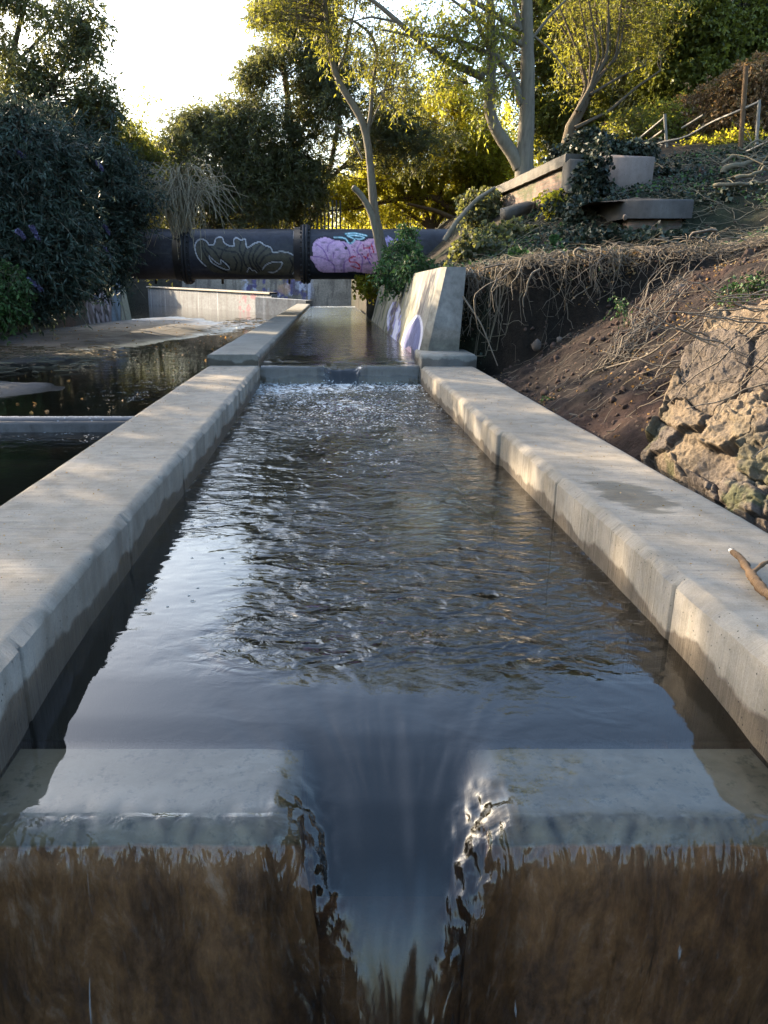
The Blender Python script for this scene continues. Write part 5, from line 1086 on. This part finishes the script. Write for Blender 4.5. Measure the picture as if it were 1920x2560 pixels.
# ------------------------------------------------------------------ rubble masonry mass at the right edge
def rubble():
    nu, nv = 420, 420; s = np.linspace(0, 1, nu); t = np.linspace(0, 1, nv); S, T = np.meshgrid(s, t, indexing='ij')
    fb = np.array([2.12, 5.7, -.35]); ft = np.array([3.15, 6.55, 1.20]); nb = np.array([2.42, 3.0, -.5]); nt_ = np.array([3.9, 3.3, 1.75])
    P = (fb*(1-S[..., None])+nb*S[..., None])*(1-T[..., None])+(ft*(1-S[..., None])+nt_*S[..., None])*T[..., None]
    P[..., 0] += .25*np.sin(T*np.pi)*-1*.5
    u = S*3.2; v = T*2.4
    rng = np.random.default_rng(5); n = 64; cu = rng.uniform(-.2, 3.4, n); cv = rng.uniform(-.2, 2.6, n); w1 = .30*fbm(u*3.2, v*3.2, 5, 5); w2 = .30*fbm(u*3.2+9, v*3.2, 6, 5)
    def vor(cu, cv, U_, V_):
        f1 = np.full(U_.shape, 9.); f2 = np.full(U_.shape, 9.); idx = np.zeros(U_.shape, int)
        for i, (a, b) in enumerate(zip(cu, cv)):
            d = np.hypot(U_-a, (V_-b)*1.25); m = d < f1; f2 = np.where(m, f1, np.minimum(f2, d)); f1 = np.where(m, d, f1); idx = np.where(m, i, idx)
        return f1, f2, idx
    f1, f2, idx = vor(cu, cv, u+w1, v+w2); e = f2-f1
    h = smooth(0, .018, e)*.030+rng.uniform(-.03, .07, n)[idx]*smooth(0, .016, e)+(rng.uniform(-.16, .16, n)[idx]*(u+w1-cu[idx])+rng.uniform(-.2, .2, n)[idx]*(v+w2-cv[idx]))
    m = 900; c2u = rng.uniform(-.2, 3.4, m); c2v = rng.uniform(-.2, 2.6, m)
    # small broken pieces in some zones
    zone = smooth(-.08, .02, fbm(u*1.3+3, v*1.6, 15, 3))
    g1, g2, gi = np.zeros_like(u), np.zeros_like(u), np.zeros(u.shape, int)
    for a in range(0, nu, 60):
        g1[a:a+60], g2[a:a+60], gi[a:a+60] = vor(c2u, c2v, (u+w1*.4)[a:a+60], (v+w2*.4)[a:a+60])
    h = h+zone*(rng.uniform(-.03, .06, m)[gi]+.018*smooth(0, .02, g2-g1))+.11*fbm(u*4, v*4, 25, 6, .62)+.035*fbm(u*18, v*18, 35, 4, .65)+.05*np.abs(fbm(u*7, v*7, 55, 4))
    nrm = np.cross(np.gradient(P, axis=0), np.gradient(P, axis=1)); nrm = unit(nrm); nrm = nrm*np.sign(-nrm[..., :1]+1e-9)
    edge = smooth(0, .1, S)*smooth(1.02, .9, T)
    h = h-.35*(1-edge)-.30*smooth(.32, .05, T+.1*fbm(u*2, v, 3, 3))
    P = P+nrm*h[..., None]
    P[..., 1] += .35*fbm(T*3, S*0, 8, 3)*(1-S); P[..., 2] += .2*fbm(S*4, T*0+2, 9, 3)*T
    base = np.array([[.135, .102, .07], [.115, .09, .067], [.155, .118, .08], [.09, .073, .06]])[rng.integers(0, 4, n)][idx]
    base = base*(.85+.3*rng.uniform(0, 1, n)[idx])[..., None]; gapm = .8*smooth(.02, .0, e)[..., None]; base = base*(1-gapm)+np.array([.05, .035, .025])*gapm
    moss = smooth(.05, .16, fbm(u*3, v*3, 45, 4))*smooth(.55, .2, T); base = paint(base, moss, (.07, .08, .03), .7)
    mb = MB(); sheet(mb, P, True, base)
    back = P[:, -1]+np.array([1.8, .6, -.35]); sheet(mb, np.stack([P[:, -1], back], 1), True, np.ones((nu, 2, 3))*np.array([.09, .06, .045]))
    far = P[0]; fb_ = far+np.array([1.6, .5, -.2]); sheet(mb, np.stack([fb_, far], 0), True, np.ones((2, nv, 3))*np.array([.07, .045, .035]))
    o = mb.build('rubble_wall', M['rubble']); tag(o, 'broken sandstone rubble masonry mass at the right edge behind the wall', 'rubble wall')
    return P
RP = rubble()
# dry stems hanging over the rubble
mb = MB(); Q = []
for k in range(230):
    i = RNG.integers(5, 415); j = int(np.clip(RNG.normal(380, 60), 60, 419)); p = RP[i, j]; m = 9; s = np.linspace(0, 1, m)[:, None]; L_ = RNG.uniform(.15, .8)
    d = unit(np.array([RNG.uniform(-1, -.1), RNG.uniform(-1, .6), RNG.uniform(-1.1, .35)])); q = p+np.array([.0, 0, .04])+d*s*L_+np.cumsum(RNG.normal(0, .014, (m, 3)), 0)+np.array([-.05, 0, 0])*np.sin(s*np.pi)
    Q.append(q)
tubes(mb, np.array(Q), np.linspace(1, .5, 9)[None]*.005*RNG.uniform(.6, 1.6, (230, 1)), 4)
o = mb.build('dry_stems', M['root']); tag(o, 'thin dry stems trailing over the sandstone rubble', 'dry stems', kind='stuff')
# matted root mass between slope and rubble
for i, (pts, n, lab) in enumerate(((((1255, 855, 8.6), (1330, 790, 8.4), (1380, 730, 8.8), (1440, 650, 9.4), (1480, 615, 9.8)), 55, 'matted pale root bundle running up the slope beside the rubble'),)):
    c = resample([D(*p) for p in pts], 24); mb = MB(); Q = [c+np.array([0, 0, .03])+RNG.normal(0, .06, (1, 3))+np.cumsum(RNG.normal(0, .04, c.shape), 0)*.9 for _ in range(n)]
    tubes(mb, np.array(Q), np.linspace(1, .6, 24)[None]*.006*RNG.uniform(.4, 1.7, (n, 1)), 4); o = mb.build('root_bundle', M['root']); tag(o, lab, 'roots')
for i, (pts, r, lab) in enumerate((([(1310, 795, 7.6), (1400, 770, 7.2), (1490, 700, 6.9), (1560, 640, 6.6), (1640, 610, 6.2)], .010, 'long thin bare stem arching from the slope up over the rubble'), ([(1230, 895, 7.4), (1310, 910, 7.2), (1370, 895, 7.0)], .013, 'dark curved root lying on the soil left of the rubble'), ([(1000, 640, 11.2), (1040, 700, 11.0), (1075, 790, 10.8)], .014, 'long crooked root dangling down beside the abutment'))):
    mb = MB(); bark_tube(mb, [D(*p) for p in pts], r, r*.5, 22, 6, .15, i); o = mb.build('root', M['root'], None, True); tag(o, lab, 'root')
ivy('weeds', 'small bright leaves growing on top of the rubble', [B(1630, 612, 6.0, 30, 6, 9), B(1580, 630, 6.2, 14, 5, 3)], .028, .026, seed=21, leaf='leaf_green', sub=.10)
ivy('weeds', 'few small green weeds on the dark soil behind the right wall', [B(1205, 875, 8.2, 12, 8, 5), B(1345, 660, 9.4, 14, 8, 5), B(1290, 580, 10.8, 14, 6, 5)], .035, .025, seed=23, leaf='leaf_green', sub=.15)

# ------------------------------------------------------------------ fern, fence, stake
def fern(p, h, lab, seed):
    root = empty('fern', p, lab, 'fern', 'ferns on the cut bank'); rr = np.random.default_rng(seed)
    for k in range(5):
        a = rr.uniform(-1, 1)*1.1; tip = np.array([math.sin(a)*h*.5, -.15*h, h*math.cos(a*.6)]); t = np.linspace(0, 1, 26)[:, None]; c = p+np.array([0, 0, h*.7])*t*(1-t)*1.2+tip*t**1.3
        mb = MB(); tubes(mb, c, np.linspace(.004, .001, 26), 3); T = unit(np.gradient(c, axis=0)); sd_ = unit(np.cross(T, np.array([0, 1, .2])))
        for s in (-1, 1): leaves(mb, c[3:], unit(sd_[3:]*s+T[3:]*.35), (.30*h*np.sin(np.linspace(.25, 3.0, 23))**.8)*.75, .028, .1)
        under(root, mb, 'frond', M['leaf_green'])
fern(D(1112, 582, 12.0), .32, 'bright green fern at the lip of the cut bank', 1)
fern(D(1195, 535, 13.0), .20, 'smaller fern below the ivy covered parapet', 2)
def rail_fence():
    r = empty('rail_fence', D(1440, 330, 18.4), 'broken pale rail fence with leaning posts climbing the right slope', 'fence')
    for (x, y, x2, y2, Y, rad) in ((1440, 318, 1436, 246, 18.2, .035), (1597, 355, 1612, 143, 16.6, .05), (1634, 312, 1640, 216, 16.4, .035)):
        mb = MB(); bark_tube(mb, [D(x, y, Y), D((x+x2)/2, (y+y2)/2, Y), D(x2, y2, Y)], rad, rad*.9, 10, 8, .03, 1); under(r, mb, 'post', M['galv'] if rad < .04 else M['bark_warm'])
    for pts in (((1368, 310, 19), (1437, 253, 18.2)), ((1390, 312, 19), (1432, 282, 18.2)), ((1400, 320, 18.6), (1440, 300, 18.1), (1471, 305, 18), (1535, 264, 17.4), (1598, 239, 16.6), (1638, 221, 16.4)), ((1473, 277, 18), (1519, 249, 17.6)), ((1606, 331, 16.4), (1659, 306, 15.9), (1700, 290, 15.6))):
        mb = MB(); P = resample([D(*p) for p in pts], 14); tubes(mb, P, np.full(14, .026), 6); under(r, mb, 'rail', M['galv'])
rail_fence()
mb = MB(); bark_tube(mb, branchpts(16, (1508, 402), (1508, 385), (1505, 366)), .07, .06, 8, 10, .1, 2); o = mb.build('stake', M['bark_grey'], None, True); tag(o, 'short pale stake standing in scrub below the rail fence', 'stake')

# ------------------------------------------------------------------ branch and debris on the channel walls
def topz(): return TOP+.012
def cut_branch():
    r = empty('cut_branch', (1.62, 3.0, TOP), 'short forked reddish branch with a pale cut end lying on the right wall', 'branch')
    zc = TOP+.022; a = D(1583, 1195, 3.1); b = D(1668, 1285, 2.8)
    def on(px, py):       # photo position on the wall top plane
        py *= SS; px *= SS; k = (CY-py)/F; dz = zc-CAMZ; Y = dz*(c_+k*s_)/(k*c_-s_); return np.array([(px-CX)/F*(Y*c_-dz*s_), Y, zc])
    mb = MB(); bark_tube(mb, [on(1582, 1192), on(1600, 1205), on(1625, 1245), on(1650, 1278), on(1690, 1300)], .012, .02, 40, 12, .5, 3); under(r, mb, 'stem', M['bark_warm'], True)
    mb = MB(); q = on(1648, 1232); q[2] += .03; bark_tube(mb, [on(1622, 1240), q, on(1690, 1205)], .009, .007, 24, 8, .5, 5); under(r, mb, 'side_shoot', M['bark_warm'], True)
    mb = MB(); q = on(1582, 1192); tubes(mb, np.stack([q, q+(q-on(1600, 1205))*.28]), np.array([.012, .008]), 8); mb.add(mb.v[-1][-8:], [[0, 1, 2, 3], [0, 3, 4, 5], [0, 5, 6, 7]]); under(r, mb, 'cut_end', M['chalk'])
cut_branch()
mb = MB(); n = 900; x = RNG.uniform(0, 1, n); y = RNG.uniform(1.5, 10.6, n); side = RNG.uniform(0, 1, n) < .5
X = np.where(side, WL+.03+x*.58, XR+.06+x*.58); leaves(mb, np.stack([X, y, np.full(n, TOP+.004)+.002*RNG.uniform(0, 1, n)], 1), np.stack([RNG.normal(0, 1, n), RNG.normal(0, 1, n), np.full(n, .12)], 1), RNG.uniform(.004, .018, n), RNG.uniform(.003, .008, n))
o = mb.build('leaf_litter', M['bark_dark'] and M['leaf_brown']); tag(o, 'tiny crumbs of dead leaf on the wall tops', 'leaf litter', kind='stuff')
mb = MB(); n = 380; X = RNG.uniform(-9.4, -1.8, n); y = RNG.uniform(9.4, 34, n); z = np.maximum(bed_z(X, y), -.18)+.006
leaves(mb, np.stack([X, y, z], 1), np.stack([RNG.normal(0, 1, n), RNG.normal(0, 1, n), np.full(n, .1)], 1), RNG.uniform(.03, .10, n), RNG.uniform(.02, .06, n))
o = mb.build('leaf_litter', M['leaf_brown']); tag(o, 'fallen leaves and scraps on the mud and still water', 'leaf litter', kind='stuff')
mb = MB(); n = 500; P = []
for k in range(n):
    x, y = (RNG.uniform(-8.5, -4.6), RNG.normal(17, 1.6)) if k < 330 else (RNG.uniform(-4.4, -2.2), RNG.normal(32, 3)); a = RNG.uniform(0, 6.28); L_ = RNG.uniform(.1, .5); z = float(bed_z(np.array(x), np.array(y)))
    P.append(np.array([[x+math.cos(a)*L_*s, y+math.sin(a)*L_*s, max(z, -.18)+.02+RNG.uniform(0, .03)] for s in (-.5, 0, .5)]))
tubes(mb, np.array(P), np.full((n, 3), .008), 4); o = mb.build('flood_debris', M['dry']); tag(o, 'sticks and flood debris stranded on the mud banks of the side channel', 'debris', kind='stuff')
